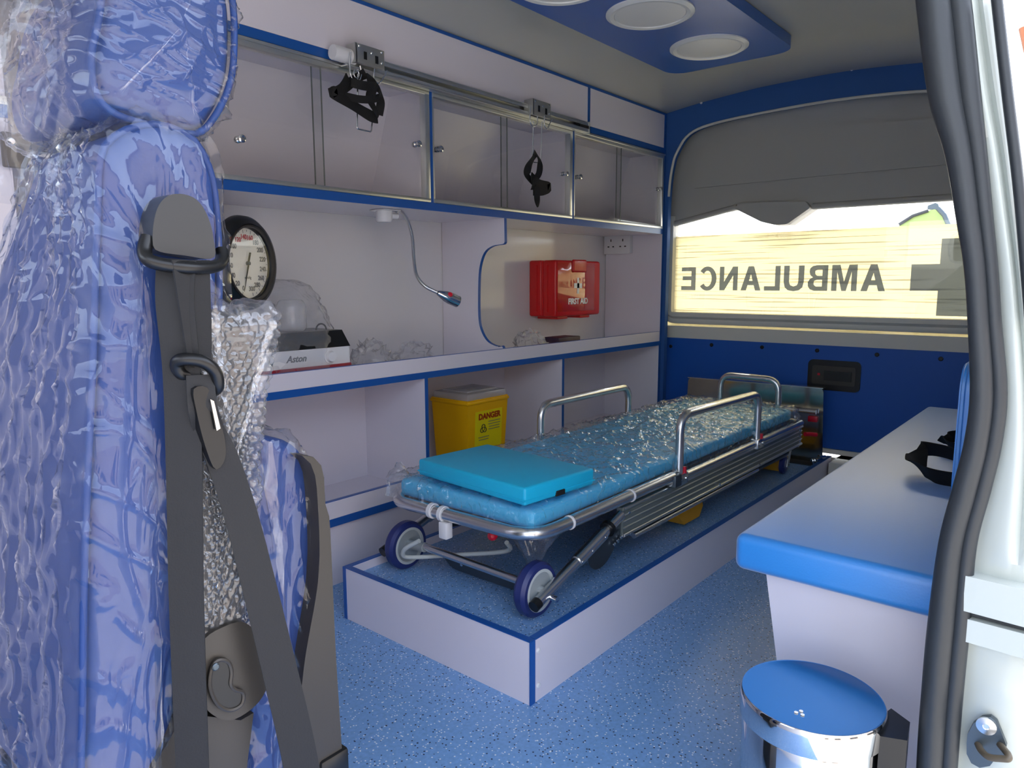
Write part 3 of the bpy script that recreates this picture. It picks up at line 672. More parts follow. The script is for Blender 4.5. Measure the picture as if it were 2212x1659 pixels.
t1, xl, xr, zb, y = carrier((765, 92), (828, 152), 'larger metal hook carrier beside the white end bush of the rail')
W = lambda *p: [ony(x, yy, 1.645) for x, yy in p]
mtube('hook', cr(W((757, 112), (756, 150), (762, 172), (775, 174), (781, 160), (778, 142)), 5), .0022, 'chrome', t1, 8)
mtube('hook', cr(W((809, 148), (808, 170), (818, 180), (828, 168), (836, 153)), 5), .0022, 'chrome', t1, 8)
mtube('ring', [Vector(ony(770, 160, 1.642))+Vector((.009*math.cos(a), 0, .011*math.sin(a))) for a in [i*2*PI/16 for i in range(16)]], .002, 'chrome', t1, 8, True)
mtube('wire_loop', fillet(W((773, 150), (771, 278), (802, 285), (806, 240), (803, 180)), .006, 4), .0022, 'chrome', t1, 8)
t2, xl, xr, zb, y = carrier((1149, 213), (1187, 258), 'smaller metal hook carrier near the rail end by tailgate', k=.9)
mtube('hook', cr(W((1146, 230), (1145, 262), (1152, 273), (1160, 268), (1161, 250)), 5), .002, 'chrome', t2, 8)
mtube('hook', cr(W((1176, 250), (1176, 270), (1182, 278), (1187, 268), (1192, 259)), 5), .002, 'chrome', t2, 8)
mtube('wire_loop', fillet(W((1152, 262), (1150, 350), (1168, 352), (1171, 262)), .006, 4), .0018, 'chrome', t2, 8)
def strap_loop(name, segs, label, y0=1.64):
    t = thing(name, label, 'strap', segs[0][0][0][:0] or ony(*segs[0][0][0], y0))
    for k, (pts, w, nm) in enumerate(segs):
        path = cr([ony(p[0], p[1], y0+(p[2] if len(p) > 2 else 0)) for p in pts], 6)
        add(nm, ribbon(B(), path, w, .003, lambda i, k=k: (math.sin(i*.35+k)*.7, -1, .1*math.cos(i*.4))), 'black_strap', t, 40)
    return t
strap_loop('hanging_strap', [([(790, 158), (770, 170, .01), (735, 195, .0), (722, 198), (716, 200, -.005)], .028, 'loop'), ([(752, 168), (735, 198, -.008), (720, 200, -.005), (760, 226, -.01), (800, 250, -.012), (815, 255, -.01)], .030, 'loop'),
    ([(795, 160), (805, 185, -.01), (800, 215, -.015), (818, 250, -.012)], .026, 'loop'), ([(758, 178), (785, 185, -.012), (815, 190, -.014), (823, 215, -.01), (818, 248, -.01)], .024, 'loop'), ([(740, 206), (775, 214, -.014), (800, 215, -.016), (822, 210, -.012)], .02, 'loop')],
    'bunched black webbing strap hanging from the larger hook carrier')
strap_loop('hanging_strap', [([(1158, 330), (1150, 345, -.006), (1140, 365, -.008), (1140, 380, -.006), (1150, 392, -.004)], .026, 'loop'), ([(1158, 332), (1166, 350, -.006), (1164, 375, -.01), (1152, 392, -.008), (1150, 410, -.004)], .022, 'loop'),
    ([(1148, 376, -.01), (1160, 396, -.012), (1186, 404, -.01), (1172, 412, -.008), (1152, 412, -.006)], .034, 'loop'), ([(1161, 400, -.012), (1160, 425, -.010), (1162, 447, -.008)], .022, 'tail')],
    'knotted black webbing strap hanging from the smaller hook carrier')

# ================================================================ CEILING LAMP PANEL
ZP = 1.700
xp0, xp1, yp0, yp1 = 1.38, 2.672, .930, 1.405
ol = rrect(xp1-xp0, yp1-yp0, .07, 8)
t = thing('ceiling_lamp_panel', 'blue lamp panel with three round lamps on the ceiling', 'ceiling light', ((xp0+xp1)/2, (yp0+yp1)/2, ZP))
bm = B(); prism(bm, [((xp0+xp1)/2+a, (yp0+yp1)/2+b, ZP) for a, b in ol], (0, 0, .036)); bevel_all(bm, .004, 2, 60); add('panel', bm, 'lightpanel', t, 40)
for xc, yc_ in ((2.435, 1.147), (2.025, 1.147), (1.685, 1.235)):
    c = (xc, yc_, ZP)
    mlathe('lamp_rim', [(.132, 0), (.132, .004), (.120, .010), (.108, .008), (.106, .002), (.106, 0)], c, (0, 0, -1), 'lamp_rim', t, 48)
    mlathe('lamp_diffuser', [(.106, .001), (.106, .005), (.06, .008), (0, .009)], c, (0, 0, -1), 'lamp_diff', t, 48)

# ================================================================ THINGS IN THE MIDDLE BAYS
# round dial blood-pressure gauge
gc = ony(531, 569, 1.72); gn = Vector((math.cos(math.radians(-66)), math.sin(math.radians(-66)), .0)).normalized()
Rg = (ony(538, 470, 1.72).z-ony(538, 668, 1.72).z)/2*1.04
t = thing('pressure_gauge', 'round black-rimmed blood pressure gauge with white dial', 'gauge', (gc.x, gc.y, .609))
c0 = gc - gn*.028
mlathe('rim', [(0, -.01), (Rg*.8, -.01), (Rg*.93, 0), (Rg, .018), (Rg*.98, .034), (Rg*.90, .045), (Rg*.82, .049), (Rg*.78, .046), (Rg*.74, .036), (Rg*.73, .030), (0, .030)], c0, gn, 'black_plastic', t, 64)
mlathe('rim_ring', [(Rg*.80, .047), (Rg*.79, .051), (Rg*.755, .049), (Rg*.75, .042)], c0, gn, 'dark_plastic', t, 64)
dl = mlathe('dial', [(Rg*.745, .031), (0, .0315)], c0, gn, 'dial', t, 64)
gr = Vector((0, 0, 1)).cross(gn).normalized(); gu = Vector((0, 0, 1))
def dp(a, r, h): return c0 + gn*h + (gr*math.sin(a) + gu*math.cos(a))*r
for i in range(61):
    a = math.radians(198+i*5.5); bmx = B(); r0 = Rg*(.66 if i % 4 else .63)
    if i % 2 == 0: tube(bmx, [dp(a, r0, .0325), dp(a, Rg*.70, .0325)], .0006, 4); add('tick', bmx, 'ink_grey', dl)
    else: bmx.free()
for i in range(1, 16):
    a = math.radians(198+i*22); text('numeral', str(i*20), .017, 'ink_red' if 6 <= i <= 8 else 'ink_grey', dl, dp(a, Rg*.55, .0323), gr, gu, bold=.0004, depth=.0002)
text('numeral', '0', .017, 'ink_grey', dl, dp(math.radians(198), Rg*.55, .0323), gr, gu, bold=.0004, depth=.0002)
text('caption', 'mmHg', .010, 'ink_grey', dl, dp(PI, Rg*.30, .0323), gr, gu, depth=.0002)
na = math.radians(198)
bm = B(); pn = [dp(na, Rg*.62, .036), dp(na+1.5, .003, .036), dp(na+PI, Rg*.24, .036)+gr*.003, dp(na+PI, Rg*.24, .036)-gr*.003, dp(na-1.5, .003, .036)]
prism(bm, pn, gn*.0012); add('needle', bm, 'ink', t); mlathe('hub', [(0, 0), (.005, 0), (.005, .008), (0, .009)], c0+gn*.0315, gn, 'steel_dark', t, 16)
mlathe('lens', [(Rg*.745, .042), (0, .043)], c0, gn, film('gauge_lens', .02, 0, (1, 1, 1, 1), 1.45, .0), t, 48)
mbox('base', (gc.x-.09, gc.y+.02, .6095), (gc.x+.03, gc.y+.11, .66), 'black_plastic', t, .006); mcyl('neck', (gc.x-.01, gc.y+.03, .65), (gc.x-.01, gc.y+.035, gc.z-.08), .014, 'black_plastic', t)
mtube('hose', cr([(gc.x-.09, gc.y, gc.z-.09), (gc.x-.06, gc.y-.01, gc.z-.13), (gc.x-.03, gc.y-.005, gc.z-.15), (gc.x-.02, gc.y+.02, .66)], 6), .005, 'black_plastic', t, 8)

# small white suction unit with a black band, in a clear bag
dx0, dx1 = ony(568, 800, 1.745).x, ony(757, 780, 1.745).x; y0 = 1.745
t = thing('suction_unit', 'white suction unit with black band and dark red base strip', 'medical device', (dx0, y0, .609))
zb1, zb2, zw = ony(660, 806, y0).z, ony(660, 790, y0).z, ony(660, 755, y0).z
mbox('base', (dx0, y0, .609), (dx1, y0+.20, zb1-.003), 'white', t, .004); mbox('base_strip', (dx0-.002, y0-.003, zb1-.003), (dx1+.002, y0+.20, zb2-.004), 'red_strip', t, .002)
zt = ony(660, 717, y0+.02).z
bm = B(); prism(bm, [(dx0+.002, y0, zb2-.004), (dx0+.002, y0+.19, zb2-.004), (dx0+.002, y0+.19, zw), (dx0+.002, y0, zw)], (dx1-dx0-.004, 0, 0)); bevel_all(bm, .003, 2); add('body', bm, 'white', t, 40)
bm = B(); A = [Vector((dx0, y0-.002, zw)), Vector((dx1, y0-.002, zw)), Vector((dx1, y0+.19, zw)), Vector((dx0, y0+.19, zw))]; Tt = [Vector((dx0+.014, y0+.020, zt)), Vector((dx1-.012, y0+.020, zt)), Vector((dx1-.012, y0+.17, zt)), Vector((dx0+.014, y0+.17, zt))]
va = [bm.verts.new(p) for p in A]; vb = [bm.verts.new(p) for p in Tt]; bm.faces.new(va); bm.faces.new(vb[::-1])
for i in range(4): bm.faces.new((va[i], vb[i], vb[(i+1) % 4], va[(i+1) % 4]))
bevel_all(bm, .003, 2); add('cover', bm, 'black_plastic', t, 40)
kc = ony(712, 770, y0); mlathe('knob', [(0, 0), (.020, 0), (.020, .003), (.017, .005), (.014, .014), (0, .015)], (kc.x, y0, kc.z), (0, -1, 0), 'white', t, 28)
lc = ony(640, 776, y0); text('brand_mark', 'Aston', .026, 'ink_grey', t, (lc.x, y0-.0008, lc.z), (1, 0, 0), (0, 0, 1), bold=.0006, shear=.3, depth=.0004)
mtube('carry_ring', [Vector((ony(698, 706, y0+.05).x+.018*math.cos(a), y0+.06, zt+.018*math.sin(a))) for a in [PI*i/10 for i in range(11)]], .0025, 'black_plastic', t, 8)
jc = Vector((ony(632, 690, y0+.08).x, y0+.085, zt)); mlathe('jar', [(0, 0), (.035, 0), (.042, .01), (.042, .07), (.036, .085), (.030, .09), (0, .09)], jc, (0, 0, 1), 'clear_lid', t, 28, 'clear collection jar')
# bag over the unit
def dome(u, v):
    a = 2*PI*u; h = v*PI/2; cx, cy = (dx0+dx1)/2-.005, y0+.105; rx, ry = (dx1-dx0)/2+.012, .112
    ht = ony(640, 604, y0+.1).z-.612
    c = math.copysign(abs(math.cos(a))**.6, math.cos(a)); s_ = math.copysign(abs(math.sin(a))**.6, math.sin(a))
    k = (math.cos(h))**.45 if v < 1 else 0
    p = Vector((cx + rx*c*k - .04*math.sin(h), cy + ry*s_*k, .612+ht*math.sin(h)))
    q = Vector((c, s_, .5)); return p + q*(.010*(ridge(p, 26)-.5) + .006*noise.noise(p*60)) if 0 < v < 1 else p
bm = B(); grid(bm, 72, 36, dome, True); bmesh.ops.remove_doubles(bm, verts=bm.verts, dist=1e-5)
tag(add('clear_bag', bm, 'clear_bag', None, 80), 'clear plastic bag draped over the white suction unit', 'plastic bag')
# crumpled bags on the worktop
def crumple(c, rx, ry, rz_, seed, m='clear_bag', nu=40, nv=22):
    def fn(u, v):
        a = 2*PI*u; h = PI*v; d = Vector((math.cos(a)*math.sin(h), math.sin(a)*math.sin(h), -math.cos(h)))
        k = .62 + .5*ridge(d+Vector((seed, seed*2, 0)), 2.2) + .16*noise.noise(d*6+Vector((seed, 0, 0)))
        p = Vector((d.x*rx*k, d.y*ry*k, d.z*rz_*k)); p.z = max(p.z, -rz_*.42); return Vector(c)+Vector((0, 0, rz_*.42)) + p
    bm = B(); grid(bm, nu, nv, fn, True); bmesh.ops.remove_doubles(bm, verts=bm.verts, dist=1e-5); return bm
for px, py, rx, rz_, sd_, lab in ((800, 782, .075, .075, 1.3, 'crumpled clear plastic bag beside the suction unit'), (892, 768, .085, .062, 4.1, 'flatter crumpled clear plastic bag midway to the divider'), (1062, 752, .05, .03, 9.2, 'small clear plastic scrap at the foot of the divider')):
    q = ony(px, py, 1.84); tag(add('plastic_bag', crumple((q.x, 1.84, .6095), rx, .07, rz_, sd_), 'clear_bag', None, 70), lab, 'plastic bag')
q = ony(1140, 745, 1.80); tag(add('instrument_packet', crumple((q.x, 1.79, .6095), .10, .05, .068, 2.2), 'clear_bag', None, 70), 'clear packet lying below the first aid box', 'packet')
q = ony(1215, 742, 1.80); tag(mbox('purple_case', (q.x-.075, 1.765, .6095), (q.x+.085, 1.85, .668), 'purple', None, .004), 'flat dark purple case beside the clear packet', 'case')

# gooseneck lamp under the overhead cabinet
lb = ony(832, 452, 1.80); t = thing('gooseneck_lamp', 'gooseneck lamp with chrome head and red button under cabinet', 'lamp', (lb.x, 1.80, ZB0))
mbox('mount_plate', (lb.x-.035, 1.765, ZB0-.004), (lb.x+.035, 1.835, ZB0-.0005), 'white', t, .001); mlathe('base', [(0, 0), (.026, 0), (.026, .030), (.022, .036), (0, .037)], (lb.x-.005, 1.80, ZB0-.003), (0, 0, -1), 'white', t, 32)
mcyl('socket', (lb.x+.018, 1.795, ZB0-.018), (lb.x+.042, 1.79, ZB0-.018), .009, 'white', t)
neck = cr([(lb.x+.03, 1.792, ZB0-.018)] + [ony(x, y, 1.79-.03*i) for i, (x, y) in enumerate([(862, 455), (877, 470), (890, 510), (894, 560), (900, 595), (918, 618), (945, 632)])], 6)
mtube('neck', neck, .0055, 'steel', t, 10)
for i in range(2, len(neck)-1, 1):
    pass
hd0, hd1 = ony(946, 632, 1.60), ony(992, 650, 1.60)
hd0 = neck[-1]; hd1 = ony(990, 652, neck[-1].y-.02); ax = hd1-hd0; L_ = ax.length
hd = mlathe('head', [(0, 0), (.007, 0), (.010, L_*.12), (.0165, L_*.38), (.019, L_*.6), (.019, L_*.97), (.016, L_), (.014, L_*.95), (0, L_*.93)], hd0, ax, 'chrome', t, 28)
bq = hd0+ax*.52+Vector((-.3, -.75, .5)).normalized()*.016; mlathe('switch_button', [(0, -.004), (.008, -.004), (.008, .003), (.006, .005), (0, .005)], bq, Vector((-.3, -.75, .5)), 'red_knob', t, 18, 'red push button')

# red first aid box
YK = YB+.003; fx0 = ony(1147, 620, 2.02).x; yf = onx(1201, 620, fx0).y; fx1 = ony(1297, 620, yf).x
zt, zb = ony(1250, 563, yf).z, ony(1250, 682, yf).z
t = thing('first_aid_box', 'red plastic first aid box mounted on the white back wall', 'first aid box', (fx0, YK, zb))
ym = yf+(YK-yf)*.52
mbox('rear_shell', (fx0, ym+.002, zb), (fx1, YK, zt), 'red', t, .010, 3); mbox('lid', (fx0, yf, zb), (fx1, ym-.002, zt), 'red', t, .012, 3)
mbox('seam', (fx0+.002, ym-.006, zb+.004), (fx1-.002, ym+.006, zt-.004), 'red', t, .002)
lx0, lx1 = fx0+.035*(fx1-fx0)/.25, fx1-.18*(fx1-fx0)
lb_ = mbox('label', (fx0+.012, yf-.0015, zb+.022), (fx1-.055, yf+.001, zt-.010), 'red_gloss', t, .0005, label='glossy red front label')
cx_ = ony(1248, 617, yf); cz = cx_.z; w_ = .011
bm = B(); box(bm, (cx_.x-w_/1.4, yf-.0028, cz-.036), (cx_.x+w_/1.4, yf-.001, cz+.036)); box(bm, (cx_.x-.031, yf-.0028, cz-w_), (cx_.x+.031, yf-.001, cz+w_)); add('white_cross', bm, 'ink_white', lb_)
fz = ony(1248, 651, yf); text('lettering', 'FIRST AID', .036, 'ink_white', lb_, (fz.x, yf-.0024, fz.z), (1, 0, 0), (0, 0, 1), bold=.0012, depth=.0006)
kx = ony(1250, 575, yf); mbox('latch', (kx.x-.055, yf-.010, zt-.052), (kx.x+.055, yf+.002, zt+.004), 'red', t, .008, 3)
for fxx in (.22, .72): mbox('foot', (fx0+(fx1-fx0)*fxx-.04, yf+.02, zb-.012), (fx0+(fx1-fx0)*fxx+.04, YK-.02, zb+.002), 'red', t, .003)
for yy in (ym-.03, ym+.03): mbox('side_rib', (fx0-.003, yy-.006, zb+.02), (fx0+.002, yy+.006, zt-.02), 'red', t, .002)
# double wall socket on the end panel
XE = XEND-.0005
s0, s1 = onx(1300, 506, XE-.01), onx(1364, 548, XE-.01)
t = thing('wall_socket', 'white double wall socket beside the first aid box', 'socket', (XE, (s0.y+s1.y)/2, s1.z))
mbox('back_box', (XE-.022, s1.y, s1.z+.003), (XE, s0.y-.03, s0.z-.003), 'white', t, .002); mbox('face_plate', (XE-.028, s1.y, s1.z), (XE-.021, s0.y-.026, s0.z), 'white', t, .002)
fpw = s0.y-.026-s1.y
for f_ in (.27, .73):
    yc = s1.y+fpw*f_; zc = (s0.z+s1.z)/2
    mbox('earth_slot', (XE-.0285, yc-.003, zc+.010), (XE-.0275, yc+.003, zc+.022), 'ink', t)
    for d_ in (-.014, .014): mbox('pin_slot', (XE-.0285, yc+d_-.005, zc-.018), (XE-.0275, yc+d_+.005, zc-.012), 'ink', t)

# yellow sharps container
ys = 1.752; nc = ony(1010, 868, ys); sx0 = nc.x; sy1 = onx(932, 858, sx0).y; sx1 = ony(1097, 855, ys).x; zt = nc.z
t = thing('sharps_container', 'yellow sharps container with clear lid and danger label', 'sharps bin', (sx0, ys, .2105))
bm = B(); kx, ky = .012, .012
lo_ = [(sx0+kx, ys+ky, .2105), (sx1-kx, ys+ky, .2105), (sx1-kx, sy1-ky, .2105), (sx0+kx, sy1-ky, .2105)]; hi_ = [(sx0, ys, zt), (sx1, ys, zt), (sx1, sy1, zt), (sx0, sy1, zt)]
va = [bm.verts.new(p) for p in lo_]; vb = [bm.verts.new(p) for p in hi_]; bm.faces.new(va); bm.faces.new(vb[::-1])
for i in range(4): bm.faces.new((va[i], vb[i], vb[(i+1) % 4], va[(i+1) % 4]))
bevel_all(bm, .010, 3); add('body', bm, 'yellow', t, 40)
mbox('rim', (sx0-.004, ys-.004, zt-.016), (sx1+.004, sy1+.004, zt-.004), 'yellow', t, .003)
mbox('lid', (sx0+.004, ys+.004, zt-.004), (sx1-.004, sy1-.004, zt+.024), 'clear_lid', t, .006, label='translucent lid'); mbox('lid_flap', (sx0+.03, ys+.03, zt+.024), (sx1-.03, sy1-.03, zt+.030), 'clear_lid', t, .002)
# label on the front, following its slight taper
sl = ky/(zt-.2105)
def fp(px, py): 
    q = ony(px, py, ys+.004); return q
U_ = Vector((0, -sl, 1)).normalized(); Nf = Vector((0, -1, -sl)).normalized()
def fy(z): return ys + (zt-z)*sl
l0, l1 = fp(1026, 900), fp(1084, 940)
bm = B(); lbx0, lbx1, lbz0, lbz1 = l0.x, l1.x, .285, fp(1060, 884).z
prism(bm, [Vector((x, fy(z), z))+Nf*.0002 for x, z in ((lbx0, lbz0), (lbx1, lbz0), (lbx1, lbz1), (lbx0, lbz1))], Nf*.0008); lab = add('label', bm, 'yellow_label', t, label='yellow danger label')
lw = lbx1-lbx0; lcx = (lbx0+lbx1)/2
def lp_(fx, z): return Vector((lbx0+lw*fx, fy(z), z))+Nf*.0016
text('lettering', 'DANGER', .030, 'danger', lab, lp_(.52, lbz1-.022), (1, 0, 0), U_, bold=.0014, depth=.0003)
bz = lbz1-.068; bc = lp_(.30, bz)
for k in range(3):
    a = math.radians(90+120*k); cc = bc + (Vector((1, 0, 0))*math.cos(a)+U_*math.sin(a))*.0085
    arc = [cc + (Vector((1, 0, 0))*math.cos(b)+U_*math.sin(b))*.0085 for b in [a+math.radians(-140+280*j/14)+PI*0 for j in range(15)]]
    mtube('biohazard_arc', arc, .0016, 'ink', lab, 6)
mtube('biohazard_ring', [bc+(Vector((1, 0, 0))*math.cos(b)+U_*math.sin(b))*.007 for b in [2*PI*j/18 for j in range(18)]], .0012, 'ink', lab, 6, True)
for k, (fx, dz, ln) in enumerate(((.70, -.045, .45), (.70, -.055, .45), (.70, -.065, .4), (.70, -.075, .42), (.32, -.100, .4), (.32, -.110, .36))):
    c = lp_(fx, lbz1+dz); bm = B(); prism(bm, [c+Vector((-lw*ln/2, 0, 0)), c+Vector((lw*ln/2, 0, 0)), c+Vector((lw*ln/2, 0, 0))+U_*.0025, c+Vector((-lw*ln/2, 0, 0))+U_*.0025], Nf*.0003); add('print_line', bm, 'ink_grey', lab)

# ================================================================ STRETCHER PLATFORM
PH, DK = .145, .120
px0, px1, py0, py1 = 1.116, 3.225, .884, 1.525
t = thing('stretcher_platform', 'low white platform with blue edges and speckled blue deck under stretcher', 'platform', (px0, py0, 0))
bt = .016
mbox('deck', (px0+bt, py0+bt, .085), (px1-bt, py1-bt, DK), 'vinyl', t, label='speckled blue vinyl deck')
mbox('front_board', (px0, py0+.001, 0), (px0+bt, py1, PH-.001), 'laminate', t); mbox('side_board', (px0+bt, py0, 0), (px1, py0+bt, PH-.001), 'laminate', t)
mbox('back_board', (px0+bt, py1-bt, 0), (px1, py1, PH-.001), 'laminate', t); mbox('end_board', (px1-bt, py0+bt, 0), (px1, py1-bt, PH-.001), 'laminate', t)
for lo, hi in (((px0-E_, py0, PH-.001), (px0+bt, py1, PH+.001)), ((px0+bt+.001, py0-E_, PH-.001), (px1, py0+bt, PH+.001)), ((px0+bt, py1-bt, PH-.001), (px1, py1, PH+.001))): mbox('edge_band', lo, hi, 'blue_edge', t)
mbox('edge_band', (px0-E_, py0-E_, 0), (px0+bt, py0+.001, PH-.001), 'blue_edge', t); mbox('edge_band', (px0-E_, py1-.012, 0), (px0, py1, PH-.001), 'blue_edge', t)
for z in (.035, .115): screw('screw_cap', (px0+.028, py0, z), (0, -1, 0), .006, 'white', t)

# ================================================================ STRETCHER
ZF = .335; yr, yl, xn, xf = .945, 1.455, 1.205, 2.985
S = thing('stretcher', 'wheeled steel stretcher with turquoise mattress on the low platform', 'stretcher', (2.1, 1.2, DK))
R_ = .0155
fr_path = fillet([(1.86, yr, ZF), (xn, yr, ZF), (xn, yl-.015, ZF-.006), (1.86, yl-.015, ZF-.006)], .085, 10)
mtube('head_frame', fr_path, R_, 'steel', S, 16)
for y in (yr, yl-.015): mtube('side_tube', [(1.84, y, ZF-.012), (xf, y, ZF-.012)], .013, 'steel', S, 14)
mtube('foot_tube', fillet([(2.9, yr, ZF-.012), (xf+.01, yr, ZF-.012), (xf+.01, yl-.015, ZF-.012), (2.9, yl-.015, ZF-.012)], .05, 8), .013, 'steel', S, 14)
for x in (1.34, 1.62): mlathe('clamp_band', [(R_, 0), (R_+.002, 0), (R_+.002, .005), (R_, .005)], (x, yr, ZF), (1, 0, 0), 'white', S, 20)
mbox('tube_joint', (1.845, yr-.02, ZF-.028), (1.885, yr+.02, ZF+.008), 'steel_dark', S, .004)
# white tag clamp on the head tube
for y in (1.262, 1.225): mlathe('clip_band', [(R_, 0), (R_+.004, 0), (R_+.004, .011), (R_, .011)], (xn, y, ZF-.003), (0, 1, 0), 'white', S, 20)
mbox('clip_box', (xn-.016, 1.205, ZF-.062), (xn+.008, 1.232, ZF-.020), 'white', S, .003)
# side profiles with ribs
for y, sg in ((.950, -1), (1.452, 1)):
    sp = mbox('side_profile', (1.595, min(y, y+sg*-.02), .222), (3.02, max(y, y+sg*-.02), .306), 'alu_dark', S, .002, label='ribbed aluminium side profile')
    for z, r in ((.303, .005), (.285, .0025), (.268, .0025), (.250, .0025), (.230, .0055)): mtube('rib', [(1.597, y+sg*.001, z), (3.018, y+sg*.001, z)], r, 'alu', sp, 8)
    for x, z in ((1.63, .226), (1.62, .29), (2.2, .236), (2.55, .232), (1.92, .30), (2.98, .29), (2.98, .27), (2.98, .245), (2.97, .228)): screw('bolt', (x, y+sg*.004, z), (0, sg, 0), .0055, 'chrome', sp)
    mtube('lower_tube', [(1.66, y+sg*-.004, .210), (2.55, y+sg*-.004, .212)], .008, 'steel', S, 10)
    # lower link to the rear castor
    mtube('rear_strut', [(2.55, y-sg*.02, .205), (2.95, y-sg*.02, .200)], .008, 'steel_dark', S, 10)
# legs to the front wheels, wheels, axle
for yw, sg, yb in ((.985, -1, .950), (1.437, 1, 1.470)):
    xw, zw, rw, hw_ = 1.262, DK+.066, .066, .017
    wh = mlathe('wheel', [(.050, -hw_), (.060, -hw_), (rw, -hw_*.5), (rw, hw_*.5), (.060, hw_), (.050, hw_)], (xw, yw, zw), (0, 1, 0), 'tyre', S, 48, 'navy tyred front wheel')
    mlathe('hub_ring', [(.051, -hw_-.0005), (.044, -hw_-.001), (.043, -hw_+.003), (.043, hw_-.003), (.044, hw_+.001), (.051, hw_+.0005)], (xw, yw, zw), (0, 1, 0), 'hub_ring', wh, 40)
    mlathe('hub', [(0, -hw_-.010), (.009, -hw_-.010), (.012, -hw_+.002), (.043, -hw_+.003), (.043, hw_-.003), (.012, hw_-.002), (.009, hw_+.010), (0, hw_+.010)], (xw, yw, zw), (0, 1, 0), 'hub', wh, 36)
    foot, top = Vector((1.245, yb, .180)), Vector((1.585, yb+(-.0 if sg < 0 else 0), .290))
    if sg > 0: foot.y = top.y = 1.475
    lg = mtube('leg', [foot-(top-foot)*.05, top], .0135, 'steel', S, 14); mcyl('end_cap', foot-(top-foot)*.10, foot-(top-foot)*.048, .014, 'black_plastic', lg)
    ly = foot.y; mcyl('axle_bolt', (1.262, ly+sg*.012, .178), (1.262, ly+sg*.030, .178), .007, 'chrome', lg); mcyl('axle', (1.258, yw, zw), (1.258, ly, zw), .008, 'steel', lg)
    sl_ = (top-foot).normalized(); mtube('sleeve', [foot+(top-foot)*.40, foot+(top-foot)*.74], .0165, 'steel', lg, 14)
    for f_ in (.42, .55, .72): screw('bolt', foot+(top-foot)*f_+Vector((0, sg*.015, .0)), (0, sg, 0), .005, 'chrome', lg)
    mlathe('leg_collar', [(.014, 0), (.021, 0), (.021, .012), (.014, .012)], foot+(top-foot)*.8, sl_, 'black_plastic', lg, 16)
    # rounded pivot plate
    pc = Vector((1.50, ly+sg*.001, .215)); pts = [(1.44, .245), (1.60, .30), (1.60, .235), (1.555, .195), (1.53, .176), (1.50, .168), (1.47, .172), (1.45, .19)]
    bm = B(); prism(bm, fillet([Vector((x, ly-sg*.006, z)) for x, z in pts], .02, 4, True), (0, sg*-.004, 0)); pp = add('pivot_plate', bm, 'steel_dark', S, 40)
    for x, z in ((1.555, .217), (1.572, .222), (1.59, .226)): screw('bolt', (x, ly-sg*.001, z), (0, sg, 0), .006, 'chrome', pp)
ax_ = mtube('axle_bar', [(1.262, 1.40, .198), (1.262, 1.02, .192)], .0095, 'steel', S, 12); mcyl('axle_boss', (1.262, 1.44, .19), (1.262, 1.36, .196), .013, 'hub', ax_)
mtube('hook_rod', cr([(1.215, 1.33, .235), (1.205, 1.375, .205), (1.215, 1.39, .178), (1.25, 1.37, .170), (1.30, 1.32, .172), (1.36, 1.16, .205), (1.33, 1.13, .245)], 6), .006, 'hub_ring', S, 10)
bm = B(); prism(bm, fillet([(1.32, 1.36, .165), (1.32, 1.32, .130), (1.32, 1.02, .130), (1.32, .99, .165)], .03, 5), (.004, 0, 0)); add('cross_plate', bm, 'steel_dark', S, 40)
for y in (1.28, 1.05): screw('bolt', (1.32, y, .150), (-1, 0, 0), .005, 'chrome', S)
mlathe('release_knob', [(0, 0), (.009, .001), (.012, .007), (.012, .014), (.008, .020), (0, .021)], (1.275, 1.118, .283), (-1, .25, 0), 'red_knob', S, 18, 'red release knob')
mtube('release_lever', [(1.275, 1.118, .283), (1.33, 1.10, .270), (1.42, 1.10, .28)], .005, 'steel', S, 8)
for a, b in (((1.45, 1.0, .315), (1.45, 1.42, .315)), ((1.9, .97, .30), (1.9, 1.43, .30)), ((2.5, .97, .30), (2.5, 1.43, .30))): mtube('cross_tube', [a, b], .010, 'steel_dark', S, 10)
mbox('mattress_tray', (1.25, .968, .322), (2.96, 1.432, .333), 'steel_dark', S)
# rear castors
for y in (.978, 1.425):
    cs = mlathe('castor', [(0, -.012), (.016, -.012), (.030, -.011), (.037, -.006), (.037, .006), (.030, .011), (.016, .012), (0, .012)], (2.90, y, DK+.0375), (0, 1, 0), 'tyre', S, 32, 'small dark rear castor')
    for d_ in (-.017, .017): 
        bm = B(); prism(bm, [(2.895, y+d_, .150), (2.915, y+d_, .150), (2.945, y+d_, .225), (2.915, y+d_, .225)], (0, .003, 0)); add('fork', bm, 'steel', cs)
    mcyl('stem', (2.93, y, .215), (2.93, y, .235), .014, 'steel', cs); screw('axle_nut', (2.905, y-.020, DK+.0375), (0, -1, 0), .006, 'chrome', cs)
# yellow catch blocks under the frame
for xc, lab in ((2.09, None), (2.93, None)):
    bm = B(); prism(bm, [(xc-.13, .985, .205), (xc+.06, .985, .205), (xc+.075, .985, .165), (xc+.05, .985, .135), (xc-.06, .985, .135)], (0, .20, 0)); bevel_all(bm, .004, 2); add('yellow_catch', bm, 'yellow_bracket', S, 40, 'yellow plastic catch under the frame')
# red lever at the foot corner
mtube('foot_lever', [(3.0, .93, .275), (3.03, .915, .272), (3.05, .90, .268)], .009, 'red_knob', S, 10, label='red lever')
# mattress
def matt(u, v): pass
bm = box(B(), (1.235, .972, .334), (2.955, 1.428, .382), .016, 4); mt = add('mattress', bm, 'mattress', S, 50, 'turquoise padded mattress')
for x in (1.75, 2.3): mtube('seam', [(x, .985, .382), (x, 1.415, .382)], .0015, 'mattress', mt, 6)
